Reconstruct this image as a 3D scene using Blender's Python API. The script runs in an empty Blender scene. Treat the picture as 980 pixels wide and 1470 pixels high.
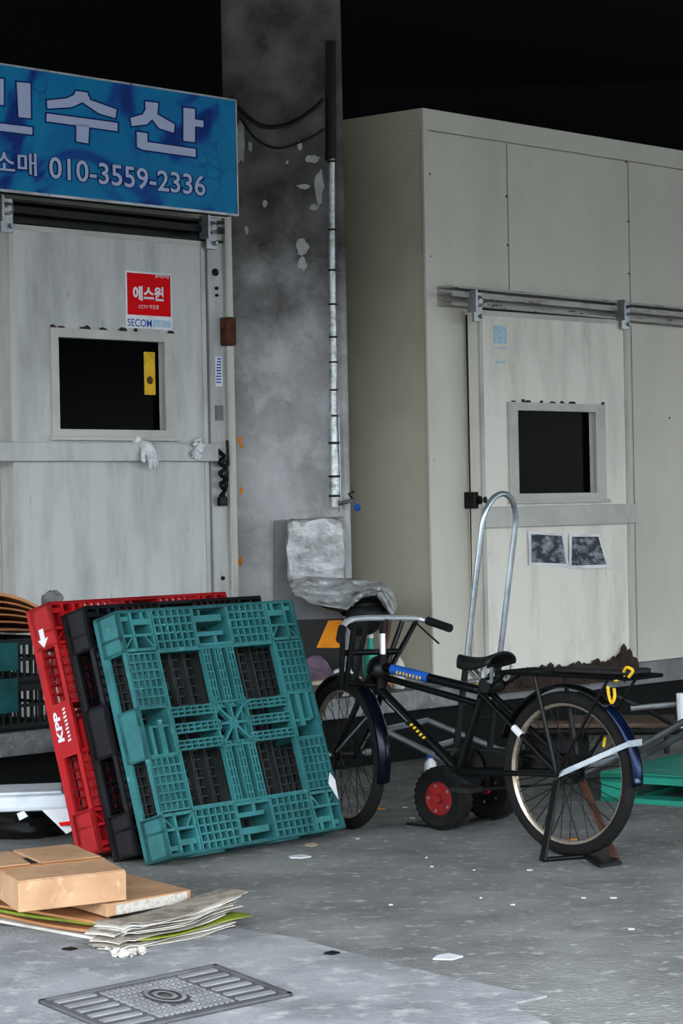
import bpy, math, random
from mathutils import Vector, Matrix
random.seed(7)
V = Vector
# ------------------------------------------------------------------ camera, sky, exposure
CAM_H, FPX, ROLL, PITCH = 1.36, 3200.0, 0.020, -0.0025
col = bpy.context.scene.collection
sc = bpy.context.scene
_r = V((math.cos(ROLL), 0, -math.sin(ROLL)))
_f = V((0, math.cos(PITCH), math.sin(PITCH)))
_u = _r.cross(_f).normalized(); _r = _f.cross(_u).normalized()
CAM = V((0, 0, CAM_H))
cd = bpy.data.cameras.new('camera'); cam = bpy.data.objects.new('camera', cd); col.objects.link(cam)
cd.sensor_fit = 'HORIZONTAL'; cd.sensor_width = 24.0; cd.lens = FPX / 980 * 24.0
cd.clip_end = 300
m = Matrix.Identity(4)
for i in range(3):
    m[i][0] = _r[i]; m[i][1] = _u[i]; m[i][2] = -_f[i]; m[i][3] = CAM[i]
cam.matrix_world = m
sc.camera = cam
sc.view_settings.view_transform = 'Standard'; sc.view_settings.look = 'None'
sc.view_settings.gamma = 1.0; sc.view_settings.use_curve_mapping = False
sc.view_settings.exposure = 3.0
w = bpy.data.worlds.new('overcast_sky'); sc.world = w; w.use_nodes = True
bg = w.node_tree.nodes['Background']
bg.inputs[0].default_value = (0.86, 0.93, 1.0, 1); bg.inputs[1].default_value = 1.25

# ------------------------------------------------------------------ pixel helpers
def ray(px, py):
    return _r * ((px - 490) / FPX) - _u * ((py - 735) / FPX) + _f
def P(px, py, D):
    d = ray(px, py); return CAM + d * (D / d.y)
def G(px, py, z=0.0):
    d = ray(px, py); return CAM + d * ((z - CAM_H) / d.z)
class Frame:
    """origin plus a horizontal x direction; z up; y = z x x"""
    def __init__(s, o, ex):
        s.o = V(o); s.x = V((ex[0], ex[1], 0)).normalized(); s.z = V((0, 0, 1)); s.y = s.z.cross(s.x)
        s.rz = math.atan2(s.x.y, s.x.x)
    def L(s, p):
        q = V(p) - s.o; return V((q.dot(s.x), q.dot(s.y), q.z))
    def loc(s, px, py, y=0.0):
        o = s.L(CAM); d = ray(px, py); d = V((d.dot(s.x), d.dot(s.y), d.z))
        return o + d * ((y - o.y) / d.y)

# ------------------------------------------------------------------ mesh builder
class MB:
    def __init__(s): s.v = []; s.f = []
    def add(s, vs, fs):
        k = len(s.v); s.v += [tuple(v) for v in vs]; s.f += [tuple(i + k for i in f) for f in fs]; return s
    def hexa(s, p):   # 8 pts: 4 bottom (ccw), 4 top
        return s.add(p, [(3,2,1,0),(4,5,6,7),(0,1,5,4),(1,2,6,5),(2,3,7,6),(3,0,4,7)])
    def box(s, x0, x1, y0, y1, z0, z1, M=None):
        p = [V(q) for q in ((x0,y0,z0),(x1,y0,z0),(x1,y1,z0),(x0,y1,z0),(x0,y0,z1),(x1,y0,z1),(x1,y1,z1),(x0,y1,z1))]
        if M: p = [M @ q for q in p]
        return s.hexa(p)
    def bar(s, a, b, w, t, up=V((0,0,1))):   # rectangular bar a->b
        a, b = V(a), V(b); d = (b - a).normalized(); r = d.cross(up)
        if r.length < 1e-4: r = d.cross(V((1,0,0)))
        r.normalize(); u = r.cross(d)
        p = []
        for q in (a, b):
            for (i, j) in ((-1,-1),(1,-1),(1,1),(-1,1)): p.append(q + r*(i*w/2) + u*(j*t/2))
        return s.hexa(p)
    def prism(s, poly, z0, z1):
        n = len(poly); vs = [(x[0], x[1], z0) for x in poly] + [(x[0], x[1], z1) for x in poly]
        return s.add(vs, [tuple(range(n))[::-1], tuple(range(n, 2*n))] + [(i, (i+1) % n, n + (i+1) % n, n + i) for i in range(n)])
    def extrude(s, poly, vec):
        n = len(poly); vec = V(vec); vs = [V(p) for p in poly] + [V(p) + vec for p in poly]
        return s.add(vs, [tuple(range(n))[::-1], tuple(range(n, 2*n))] + [(i, (i+1) % n, n + (i+1) % n, n + i) for i in range(n)])
    def tube(s, pts, r, n=8, closed=False):
        pts = [V(p) for p in pts]; k = len(pts)
        rs = r if isinstance(r, (list, tuple)) else [r] * k
        vs = []; nrm = None
        for i, p in enumerate(pts):
            if closed: d = pts[(i+1) % k] - pts[i-1]
            else: d = pts[min(i+1, k-1)] - pts[max(i-1, 0)]
            d.normalize()
            if nrm is None:
                nrm = d.cross(V((0,0,1)))
                if nrm.length < .05: nrm = d.cross(V((1,0,0)))
            nrm = (nrm - d * nrm.dot(d)).normalized(); b = d.cross(nrm)
            for j in range(n):
                a = 2*math.pi*j/n; vs.append(p + (nrm*math.cos(a) + b*math.sin(a)) * rs[i])
        fs = []
        for i in range(k if closed else k-1):
            i2 = (i+1) % k
            for j in range(n): fs.append((i*n+j, i*n+(j+1) % n, i2*n+(j+1) % n, i2*n+j))
        if not closed: fs += [tuple(range(n))[::-1], tuple(range((k-1)*n, k*n))]
        return s.add(vs, fs)
    def lathe(s, c, ax, prof, n=24, closed=False):   # prof: (radius, height along ax)
        c, ax = V(c), V(ax).normalized(); u = ax.cross(V((0,0,1)))
        if u.length < .05: u = ax.cross(V((1,0,0)))
        u.normalize(); b = ax.cross(u); k = len(prof); vs = []
        for (r, h) in prof:
            for j in range(n):
                a = 2*math.pi*j/n; vs.append(c + ax*h + (u*math.cos(a) + b*math.sin(a))*r)
        fs = []
        for i in range(k if closed else k-1):
            i2 = (i+1) % k
            for j in range(n): fs.append((i*n+j, i*n+(j+1) % n, i2*n+(j+1) % n, i2*n+j))
        if not closed: fs += [tuple(range(n))[::-1], tuple(range((k-1)*n, k*n))]
        return s.add(vs, fs)
    def grid(s, fn, nu, nv, thick=None):
        vs = [V(fn(i/nu, j/nv)) for j in range(nv+1) for i in range(nu+1)]
        q = lambda i, j: j*(nu+1)+i
        fs = [(q(i,j), q(i+1,j), q(i+1,j+1), q(i,j+1)) for j in range(nv) for i in range(nu)]
        if thick:
            t = V(thick); N = len(vs); vs2 = vs + [v + t for v in vs]
            f2 = fs + [tuple(N + a for a in reversed(f)) for f in fs]
            rim = [q(i,0) for i in range(nu+1)] + [q(nu,j) for j in range(1,nv+1)] + [q(i,nv) for i in range(nu-1,-1,-1)] + [q(0,j) for j in range(nv-1,0,-1)]
            for a, b in zip(rim, rim[1:]+rim[:1]): f2.append((b, a, N+a, N+b))
            return s.add(vs2, f2)
        return s.add(vs, fs)
    def blob(s, c, r, n=16, k=10, fn=None):
        c = V(c); vs = []; fs = []
        for i in range(k+1):
            t = math.pi*i/k
            for j in range(n):
                a = 2*math.pi*j/n; d = V((math.sin(t)*math.cos(a), math.sin(t)*math.sin(a), math.cos(t)))
                g = fn(d) if fn else 1
                vs.append(c + V((d.x*r[0], d.y*r[1], d.z*r[2]))*g)
        for i in range(k):
            for j in range(n): fs.append((i*n+j, (i+1)*n+j, (i+1)*n+(j+1) % n, i*n+(j+1) % n))
        return s.add(vs, fs)
    def build(s, name, material, parent=None, smooth=False, bevel=0, label=None, xf=None):
        me = bpy.data.meshes.new(name)
        vs = [xf(V(v)) for v in s.v] if xf else s.v
        me.from_pydata([tuple(v) for v in vs], [], s.f); me.validate(); me.update()
        import bmesh
        bm = bmesh.new(); bm.from_mesh(me); bmesh.ops.recalc_face_normals(bm, faces=bm.faces); bm.to_mesh(me); bm.free()
        if smooth:
            me.polygons.foreach_set('use_smooth', [True]*len(me.polygons))
            me.set_sharp_from_angle(angle=math.radians(42))
        o = bpy.data.objects.new(name, me); col.objects.link(o)
        if material: me.materials.append(material)
        if parent: o.parent = parent
        if bevel:
            b = o.modifiers.new('bevel', 'BEVEL'); b.width = bevel; b.segments = 2; b.limit_method = 'ANGLE'
        if label: o['label'] = label
        return o
def empty(name, loc=(0,0,0), rz=0, label=None, cat=None, group=None):
    o = bpy.data.objects.new(name, None); col.objects.link(o); o.location = loc; o.rotation_euler = (0,0,rz)
    o.empty_display_size = .1
    return tag(o, label, cat, group)
def tag(o, label=None, cat=None, group=None, kind=None):
    if label: o['label'] = label
    if cat: o['category'] = cat
    if group: o['group'] = group
    if kind: o['kind'] = kind
    return o
def spline(pts, k=6):
    pts = [V(p) for p in pts]; out = []
    for i in range(len(pts)-1):
        p0, p1, p2, p3 = pts[max(i-1,0)], pts[i], pts[i+1], pts[min(i+2, len(pts)-1)]
        for j in range(k):
            t = j/k
            out.append(.5*((2*p1) + (p2-p0)*t + (2*p0-5*p1+4*p2-p3)*t*t + (3*p1-p0-3*p2+p3)*t**3))
    return out + [pts[-1]]
def arc(c, u, v, r, a0, a1, n):
    c, u, v = V(c), V(u), V(v)
    return [c + u*(r*math.cos(a0+(a1-a0)*i/n)) + v*(r*math.sin(a0+(a1-a0)*i/n)) for i in range(n+1)]
def strokes_into(mb, n, place, x0, x1, z0, z1):
    w_ = (x1-x0)/n
    for i in range(n):
        a = x0+i*w_; h0 = z0+(z1-z0)*(.18 if i % 3 else 0); k = len(mb.v)
        for j in range(4):
            t = j/3; z = h0+(z1-h0)*t
            mb.v += [tuple(place(a+w_*.25*t, z)), tuple(place(a+w_*(.5+.25*t), z))]
        mb.f += [(k+2*j, k+2*j+1, k+2*j+3, k+2*j+2) for j in range(3)]
def text_into(mb, s, place, x0, x1, z0, z1, bold=0.0):
    """flat glyph mesh of s stretched into the rectangle x0..x1, z0..z1; place(x, z) -> point"""
    cu = bpy.data.curves.new('glyphs', 'FONT'); cu.body = s; cu.resolution_u = 3; cu.offset = bold
    ob = bpy.data.objects.new('glyphs', cu); col.objects.link(ob)
    bpy.context.view_layer.update()
    dg = bpy.context.evaluated_depsgraph_get(); me = ob.evaluated_get(dg).to_mesh()
    vs = [v.co.copy() for v in me.vertices]; fs = [tuple(p.vertices) for p in me.polygons]
    ob.evaluated_get(dg).to_mesh_clear(); bpy.data.objects.remove(ob); bpy.data.curves.remove(cu)
    ax, bx = min(v.x for v in vs), max(v.x for v in vs); ay, by = min(v.y for v in vs), max(v.y for v in vs)
    mb.add([place(x0+(v.x-ax)/(bx-ax)*(x1-x0), z0+(v.y-ay)/(by-ay)*(z1-z0)) for v in vs], fs)

# ------------------------------------------------------------------ materials
def lin(h):
    h = h.lstrip('#'); c = [int(h[i:i+2], 16)/255 for i in (0,2,4)]
    return tuple(((x+.055)/1.055)**2.4 if x > .04045 else x/12.92 for x in c) + (1,)
def mat(name, c, c2=None, scale=4, lo=.45, hi=.7, rough=.6, metal=0, bump=0, bscale=80, spec=.25, stretch=(1,1,1), c3=None, scale3=40, lo3=.62, hi3=.7, trans=0):
    M = bpy.data.materials.new(name); M.use_nodes = True; nt = M.node_tree; N = nt.nodes; K = nt.links
    b = N['Principled BSDF']; b.inputs['Roughness'].default_value = rough; b.inputs['Metallic'].default_value = metal
    b.inputs['Specular IOR Level'].default_value = spec
    b.inputs['Base Color'].default_value = lin(c)
    if trans: b.inputs['Transmission Weight'].default_value = trans
    tc = N.new('ShaderNodeTexCoord'); mp = N.new('ShaderNodeMapping'); K.new(tc.outputs['Object'], mp.inputs[0])
    mp.inputs['Scale'].default_value = stretch
    def mixin(prev, c2, scale, lo, hi):
        t = N.new('ShaderNodeTexNoise'); t.inputs['Scale'].default_value = scale; t.inputs['Detail'].default_value = 8; t.inputs['Roughness'].default_value = .62
        K.new(mp.outputs[0], t.inputs['Vector'])
        mr = N.new('ShaderNodeMapRange'); mr.inputs['From Min'].default_value = lo; mr.inputs['From Max'].default_value = hi
        K.new(t.outputs['Fac'], mr.inputs['Value'])
        mx = N.new('ShaderNodeMix'); mx.data_type = 'RGBA'; K.new(mr.outputs[0], mx.inputs[0])
        if prev is None: mx.inputs[6].default_value = lin(c)
        else: K.new(prev, mx.inputs[6])
        mx.inputs[7].default_value = lin(c2); return mx.outputs[2]
    out = None
    if c2: out = mixin(None, c2, scale, lo, hi)
    if c3: out = mixin(out, c3, scale3, lo3, hi3)
    if out: K.new(out, b.inputs['Base Color'])
    if bump:
        t = N.new('ShaderNodeTexNoise'); t.inputs['Scale'].default_value = bscale; t.inputs['Detail'].default_value = 5
        K.new(mp.outputs[0], t.inputs['Vector'])
        bp = N.new('ShaderNodeBump'); bp.inputs['Strength'].default_value = bump; bp.inputs['Distance'].default_value = .01
        K.new(t.outputs['Fac'], bp.inputs['Height']); K.new(bp.outputs[0], b.inputs['Normal'])
    return M
M = {}
M['asphalt'] = mat('asphalt', '#878886', '#636463', 2.3, .36, .68, .95, bump=.9, bscale=55, c3='#b4b4b0', scale3=17, lo3=.56, hi3=.74, spec=.15)
M['apron'] = mat('apron_concrete', '#96979a', '#737578', 2.6, .38, .68, .95, bump=.6, bscale=70, c3='#b5b5b6', scale3=11, lo3=.52, hi3=.75, spec=.15)
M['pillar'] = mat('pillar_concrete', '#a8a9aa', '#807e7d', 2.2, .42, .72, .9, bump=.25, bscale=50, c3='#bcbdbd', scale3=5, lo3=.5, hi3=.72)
M['slab'] = mat('slab_concrete', '#7d7f80', '#585a5b', 9, .4, .65, .9, bump=.4, bscale=90, c3='#a4a6a6', scale3=45, lo3=.6, hi3=.68)
M['sky_block_facade'] = mat('sky_block_facade', '#8d8a84', '#75726c', .5, .4, .7, .9)
M['dark'] = mat('shade_black_concrete', '#080b0b', '#050707', 2, .4, .7, .95)  # near-black base colour stands in for shade under deck and slab
M['paint_l'] = mat('door_paint_grey', '#b3b5b3', '#8f918e', 3, .45, .75, .55, stretch=(2.2,2.2,.5), c3='#6c6d6a', scale3=11, lo3=.66, hi3=.76, bump=.05, bscale=30)
M['paint_r'] = mat('door_paint_cream', '#d6d3c8', '#b9b7ac', 3, .45, .75, .55, stretch=(2.2,2.2,.5), c3='#8b897f', scale3=12, lo3=.68, hi3=.76, bump=.05, bscale=30)
M['panel'] = mat('panel_paint', '#c2c0b4', '#aba99e', 1.2, .4, .75, .5, stretch=(1,1,.5), c3='#8a8a82', scale3=30, lo3=.73, hi3=.78)
M['side'] = mat('panel_side', '#a9a693', '#979482', 1.5, .4, .75, .55, c3='#6c695c', scale3=30, lo3=.73, hi3=.78)
M['trim'] = mat('trim_paint', '#b0b1aa', '#94958e', 3, .45, .75, .5)
M['galv'] = mat('galvanised', '#9fa3a5', '#707477', 7, .4, .7, .42, .7, c3='#54504b', scale3=18, lo3=.62, hi3=.72)
M['steeldk'] = mat('dark_steel', '#1c1d1e', '#101111', 8, .4, .7, .5, .5)
M['black'] = mat('black_plastic', '#0a0b0c', '#131415', 6, .4, .7, .55)
M['rubber'] = mat('rubber', '#070808', '#101111', 12, .4, .7, .85, bump=.3, bscale=140)
M['glass'] = mat('window_glass', '#020303', rough=.15, spec=.006)
M['grime'] = mat('brown_grime', '#3c2f28', '#1f1916', 9, .4, .65, .95, bump=.8, bscale=60)
M['rust'] = mat('rust', '#5b3524', '#2d1d16', 14, .4, .65, .85)
M['teal'] = mat('teal_plastic', '#2c6a6c', '#1f4c4d', 5, .45, .75, .55, c3='#578e90', scale3=22, lo3=.62, hi3=.74)
M['mint'] = mat('mint_plastic', '#2a9a84', '#1f7d6c', 4, .45, .75, .5, c3='#69b3a4', scale3=18, lo3=.66, hi3=.76)
M['red'] = mat('red_plastic', '#a31318', '#7c1017', 5, .45, .75, .45, c3='#c45a6a', scale3=16, lo3=.66, hi3=.78)
M['navy'] = mat('navy_plastic', '#07080a', '#111726', 4, .5, .8, .5)
M['white'] = mat('white_plastic', '#d4d6d8', '#b4b7ba', 5, .45, .75, .5)
M['paper'] = mat('paper', '#c6c2b9', '#a39e94', 8, .45, .7, .85)
M['kraft'] = mat('cardboard', '#b5906f', '#9c7858', 6, .4, .7, .85, c3='#c8a687', scale3=18, lo3=.58, hi3=.75)
M['kraft2'] = mat('cardboard_brown', '#9a6440', '#6e472d', 5, .4, .7, .85)
M['kraft3'] = mat('cardboard_tan', '#b07a50', '#94633f', 5, .4, .7, .85)
M['silver'] = mat('silver_tube', '#aab2b8', '#7c868d', 10, .45, .7, .32, .75)
M['chrome'] = mat('chrome', '#d8dce0', '#a9aeb4', 14, .5, .7, .38, .7)
M['foil'] = mat('foil_tape', '#c3c7c8', '#868b8d', 22, .45, .62, .35, .55, bump=.5, bscale=40)
M['yellow'] = mat('yellow', '#d2a921', '#a07c14', 20, .45, .7, .6)
M['orange'] = mat('orange', '#d9850f', '#a8650c', 8, .45, .7, .7)
M['blue'] = mat('blue_print', '#1752a8', '#0f3c80', 20, .45, .7, .5)
M['ltblue'] = mat('light_blue_print', '#93b3c8', '#b4c2c8', 40, .45, .6, .6)
M['bframe'] = mat('bike_black', '#060708', '#0f0f0e', 16, .5, .75, .4, .2, c3='#4a3a30', scale3=26, lo3=.68, hi3=.74)
M['bfender'] = mat('bike_fender', '#0d1e3e', '#080f20', 9, .4, .65, .22, .6, c3='#8fa0b5', scale3=10, lo3=.62, hi3=.7)
M['bfend2'] = mat('bike_fender_dark', '#0a0f1c', '#060910', 9, .4, .65, .22, .5, c3='#5c6675', scale3=9, lo3=.62, hi3=.7)
M['rim'] = mat('bike_rim', '#a79c8e', '#7a6450', 10, .45, .7, .35, .7)
M['letter'] = mat('sign_letter', '#a9b3d0', rough=.5)
M['navyink'] = mat('navy_ink', '#0b2a66', rough=.5)
M['redprint'] = mat('red_print', '#c80c14', rough=.6, spec=.05)
M['rail'] = mat('rail_paint', '#a9a8a2', '#85837d', 4, .4, .7, .6, stretch=(1,3,6), c3='#37342f', scale3=9, lo3=.58, hi3=.66)
M['dkred'] = mat('dull_red_paint', '#8a1a1c', '#5a1414', 12, .4, .7, .6)
M['iron2'] = mat('worn_iron', '#8a8b8c', '#6d6e6f', 8, .4, .7, .7)
M['shaft'] = mat('dull_grey_tube', '#55585a', '#37393b', 9, .4, .7, .5, .5)
M['wood'] = mat('old_wood', '#5b4a3e', '#372d27', 6, .4, .7, .85, stretch=(1,6,6))
M['cream'] = mat('cream_plank', '#b9aa92', '#8d7f6b', 6, .4, .7, .8)
M['cloth'] = mat('purple_cloth', '#6b5a68', '#463c48', 7, .4, .7, .95, bump=.6, bscale=30)
M['wrap'] = mat('plastic_wrap', '#a6a9aa', '#7b7d7d', 9, .42, .62, .22, bump=.9, bscale=14, spec=.6, c3='#c9c3a8', scale3=5, lo3=.62, hi3=.75)
M['grey'] = mat('grey_board', '#77797a', '#5f6162', 4, .4, .7, .7)
M['iron'] = mat('cast_iron', '#636465', '#4a4b4c', 6, .4, .7, .7, .3, bump=.3, bscale=60)
M['foam'] = mat('styrofoam', '#c4cad0', '#a3adb8', 5, .5, .75, .7)
M['greenpr'] = mat('green_print', '#8b9a2a', '#5e6b22', 9, .4, .65, .7)
M['newsp'] = mat('newsprint', '#b5b0a6', '#8f8b83', 90, .45, .7, .9)
M['newsp2'] = mat('stained_newsprint', '#8d8478', '#5f584f', 20, .45, .7, .9)
M['photo'] = mat('printed_photo', '#2c3138', '#8d949b', 14, .45, .65, .6, stretch=(1,1,1.8))
M['glove'] = mat('glove_cotton', '#cfd0d2', '#a9aaad', 16, .45, .7, .95, bump=.5, bscale=120)
def sign_mat():
    Mt = bpy.data.materials.new('sign_print'); Mt.use_nodes = True; nt = Mt.node_tree; N = nt.nodes; K = nt.links
    b = N['Principled BSDF']; b.inputs['Roughness'].default_value = .5; b.inputs['Specular IOR Level'].default_value = .1
    tc = N.new('ShaderNodeTexCoord')
    n1 = N.new('ShaderNodeTexNoise'); n1.inputs['Scale'].default_value = 1.7; n1.inputs['Detail'].default_value = 2; n1.inputs['Distortion'].default_value = 2.2
    K.new(tc.outputs['Object'], n1.inputs['Vector'])
    r = N.new('ShaderNodeValToRGB'); K.new(n1.outputs['Fac'], r.inputs[0])
    e = r.color_ramp.elements; e[0].position = .36; e[0].color = lin('#0a2f74'); e[1].position = .47; e[1].color = lin('#086a9e')
    x = r.color_ramp.elements.new(.62); x.color = lin('#0a7aa6'); x = r.color_ramp.elements.new(.42); x.color = lin('#0d4a90')
    v = N.new('ShaderNodeTexVoronoi'); v.feature = 'DISTANCE_TO_EDGE'; v.inputs['Scale'].default_value = 14; K.new(tc.outputs['Object'], v.inputs['Vector'])
    mr = N.new('ShaderNodeMapRange'); mr.inputs['From Min'].default_value = .03; mr.inputs['From Max'].default_value = .08; mr.inputs['To Min'].default_value = 1; mr.inputs['To Max'].default_value = 0
    K.new(v.outputs['Distance'], mr.inputs['Value'])
    n2 = N.new('ShaderNodeTexNoise'); n2.inputs['Scale'].default_value = 2.6; K.new(tc.outputs['Object'], n2.inputs['Vector'])
    m2 = N.new('ShaderNodeMapRange'); m2.inputs['From Min'].default_value = .55; m2.inputs['From Max'].default_value = .66; m2.inputs['To Max'].default_value = .5; K.new(n2.outputs['Fac'], m2.inputs['Value'])
    mu = N.new('ShaderNodeMath'); mu.operation = 'MULTIPLY'; K.new(mr.outputs[0], mu.inputs[0]); K.new(m2.outputs[0], mu.inputs[1])
    mx = N.new('ShaderNodeMix'); mx.data_type = 'RGBA'; K.new(mu.outputs[0], mx.inputs[0]); K.new(r.outputs[0], mx.inputs[6]); mx.inputs[7].default_value = lin('#0d3f88')
    K.new(mx.outputs[2], b.inputs['Base Color']); return Mt
M['sign'] = sign_mat()
M['letter'].node_tree.nodes['Principled BSDF'].inputs['Specular IOR Level'].default_value = .1; M['navyink'].node_tree.nodes['Principled BSDF'].inputs['Specular IOR Level'].default_value = .05

# ------------------------------------------------------------------ ground, overpass, pillar
tag(MB().box(-70, 70, -70, 24, -.3, 0).build('ground', M['asphalt']), 'grey worn asphalt ground under the overpass', kind='structure')
ap = [G(*p) for p in ((-420,1332),(150,1333),(345,1336),(420,1348),(480,1364),(560,1385),(640,1404),(735,1424),(785,1432),(740,1442),(745,1452),(830,1490),(1100,1600),(900,2100))]
ap = [(p.x, p.y) for p in ap] + [(-6, 2.0), (-8, 5)]
tag(MB().prism(ap, -.05, .006).build('pavement_apron', M['apron']), 'pale concrete apron with a ragged edge', kind='structure')
deck = MB().box(-45, 45, 3.2, 24, 4.45, 5.6)
for gy, gz in ((3.2, 3.35), (8.6, 4.2), (16.5, 4.0)): deck.box(-45, 45, gy, gy+.5, gz, 4.5)  # unseen girders added; the low front one cuts light on the upper walls
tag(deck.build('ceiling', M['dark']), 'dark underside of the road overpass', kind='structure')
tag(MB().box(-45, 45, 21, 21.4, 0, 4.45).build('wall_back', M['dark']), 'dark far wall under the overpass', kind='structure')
tag(MB().box(-45, 45, -24.4, -24, 0, 5.0).build('sky_block_wall', M['sky_block_facade']), 'unseen plain row of buildings added across the street to cut low sky light', kind='structure')  # added out of view to block low sky and darken the wall tops
PY = 11.75
pl = P(331, 733, PY).x; pr = P(503, 733, PY).x
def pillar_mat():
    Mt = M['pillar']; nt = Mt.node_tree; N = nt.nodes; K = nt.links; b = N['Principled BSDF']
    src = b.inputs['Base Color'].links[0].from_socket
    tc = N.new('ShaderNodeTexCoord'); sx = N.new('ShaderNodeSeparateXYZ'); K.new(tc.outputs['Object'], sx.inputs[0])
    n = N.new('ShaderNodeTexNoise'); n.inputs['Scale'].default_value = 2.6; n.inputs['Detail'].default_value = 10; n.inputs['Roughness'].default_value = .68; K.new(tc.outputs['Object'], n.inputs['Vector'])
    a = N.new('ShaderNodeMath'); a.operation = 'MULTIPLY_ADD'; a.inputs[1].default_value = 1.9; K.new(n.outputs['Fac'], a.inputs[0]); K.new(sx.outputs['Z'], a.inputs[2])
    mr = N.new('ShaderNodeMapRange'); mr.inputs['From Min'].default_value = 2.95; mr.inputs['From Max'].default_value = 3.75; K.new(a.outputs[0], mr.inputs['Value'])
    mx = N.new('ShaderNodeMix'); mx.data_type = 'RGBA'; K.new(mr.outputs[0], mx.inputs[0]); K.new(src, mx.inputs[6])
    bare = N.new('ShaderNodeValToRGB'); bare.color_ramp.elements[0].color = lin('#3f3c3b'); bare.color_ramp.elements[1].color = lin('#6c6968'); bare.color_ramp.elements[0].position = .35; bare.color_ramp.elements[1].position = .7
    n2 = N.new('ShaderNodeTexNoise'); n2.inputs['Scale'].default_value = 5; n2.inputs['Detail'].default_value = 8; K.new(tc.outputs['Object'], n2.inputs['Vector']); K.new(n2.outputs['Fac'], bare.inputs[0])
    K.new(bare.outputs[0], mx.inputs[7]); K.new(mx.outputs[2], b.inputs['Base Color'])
pillar_mat()   # limewash below; peeled concrete above, with overhead shade put into its dark colour
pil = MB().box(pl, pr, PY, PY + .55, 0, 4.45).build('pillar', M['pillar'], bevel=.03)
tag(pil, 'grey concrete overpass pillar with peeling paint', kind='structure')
def flake(pts, name='paint_flake', material=None, y=PY - .004, t=.006):
    p = [P(a, b, y) for a, b in pts]
    return MB().extrude(p, (0, t, 0)).build(name, material or M['white_flake'], pil)
M['white_flake'] = mat('old_paint', '#a9adab', '#8d918f', 14, .45, .7, .8)
def ragged(cx, cy, rx, ry, n=14, seed=0):
    rr = random.Random(seed)
    return [(cx + rx*math.cos(2*math.pi*i/n)*rr.uniform(.55,1.1), cy + ry*math.sin(2*math.pi*i/n)*rr.uniform(.6,1.1)) for i in range(n)]
for i, q in enumerate(((434,355,10,14),(434,378,8,12),(458,268,7,32),(449,228,12,7),(436,268,12,4),(430,208,4,9),(380,292,4,6),(359,210,4,10),(412,233,3,3),(451,298,8,5),(345,205,7,36),(354,330,3,8))):
    flake(ragged(*q, seed=i))
for i, q in enumerate(((344,632,4,5),(347,640,3,4),(346,705,3,8),(345,806,4,8))):
    flake(ragged(*q, seed=40+i), 'orange_mark', M['orange'])
# hanging cables across the pillar
def cable(pts, r, label):
    p = spline([P(a, b, y) for a, b, y in pts], 6)
    return tag(MB().tube(p, r, 6).build('hanging_cable', M['black'], smooth=True), label, 'cable')
cable([(330,140,11.6),(352,165,11.62),(380,182,11.64),(415,178,11.66),(448,158,11.66),(464,143,11.67)], .012, 'thick black cable drooping across the top of the pillar')
cable([(345,170,11.68),(368,200,11.7),(400,213,11.7),(440,200,11.7),(464,186,11.68)], .006, 'thin black cable drooping below the thicker one on the pillar')

# ------------------------------------------------------------------ frames of the two cold rooms
A = math.radians(45); E = V((math.sin(A), math.cos(A), 0))
RD, LD = 12.0, 11.65
R = Frame(V((P(616.5, 722, RD).x, RD, 0)), E)
Lf = Frame(V((P(338, 733, LD).x, LD, 0)), E)
def rect(fr, y, x0, z0, x1, z1):   # pixel rectangle -> local x0,x1,z0,z1 (upper left, lower right)
    a = fr.loc(x0, z0, y); b = fr.loc(x1, z1, y); return a.x, b.x, b.z, a.z

# loading slab in front of both rooms
slab = empty('loading_slab', R.o, R.rz); slab['kind'] = 'structure'; slab['label'] = 'raised concrete loading slab with a dark hollow underneath'
MB().box(-4.6, .45, -.12, .9, .28, .385).build('slab', M['slab'], slab, bevel=.008)
MB().box(-4.6, 6, .02, .3, 0, .28).build('hollow_shade_filler', M['dark'], slab)  # near-black filler standing in for the deep shade of the hollow

# ------------------------------------------------------------------ right cold room
zt = R.loc(605, 157, 0).z; zb = .40
rr = empty('cold_storage_room', R.o, R.rz, 'cream panelled cold storage room with a hand truck and a bicycle in front', 'cold room')
ld = V((-.134, .991, 0))
MB().prism([(0,0),(5,0),(5,2.6),(ld.x*2.6, ld.y*2.6)], zb, zt).build('room_body', M['side'], rr)
s1 = R.loc(726, 300, 0).x; s2 = R.loc(900, 330, 0).x; zc = R.loc(605, 186, 0).z
xs = [0.0, s1, s2, s2 + (s2 - s1), 5.0]
for a, b in zip(xs, xs[1:]):
    MB().box(a + .005, b - .005, -.014, .004, zb, zc - .006).build('wall_panel', M['panel'], rr, bevel=.002)
MB().box(-.012, 5, -.02, .01, zc, zt + .005).build('top_trim', M['panel'], rr, bevel=.003)
t = MB(); a = V((-.014, 0, 0)); b = ld*2.6 + a
t.hexa([V((a.x, a.y, zc)), V((0, 0, zc)), V((ld.x*2.6, ld.y*2.6, zc)), V((b.x, b.y, zc)), V((a.x, a.y, zt+.005)), V((0, 0, zt+.005)), V((ld.x*2.6, ld.y*2.6, zt+.005)), V((b.x, b.y, zt+.005))])
t.build('top_trim', M['side'], rr)
MB().box(-.012, .03, -.018, .0, zb, zc).build('corner_trim', M['panel'], rr, bevel=.003)
MB().box(.0, 5, -.05, .3, .27, zb).build('base_channel', M['grey'], rr, bevel=.004)
sr = random.Random(3)
for (px, py) in ((616,250),(617,368),(618,470),(622,660),(728,196),(726,282),(728,352),(799,212),(901,318),(902,393),(898,232),(620,820),(960,600)):
    q = R.loc(px, py, -.012); MB().lathe(q, (0,-1,0), [(.007,0),(.007,.004),(.004,.006)], 8).build('screw', M['steeldk'], rr)

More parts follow.
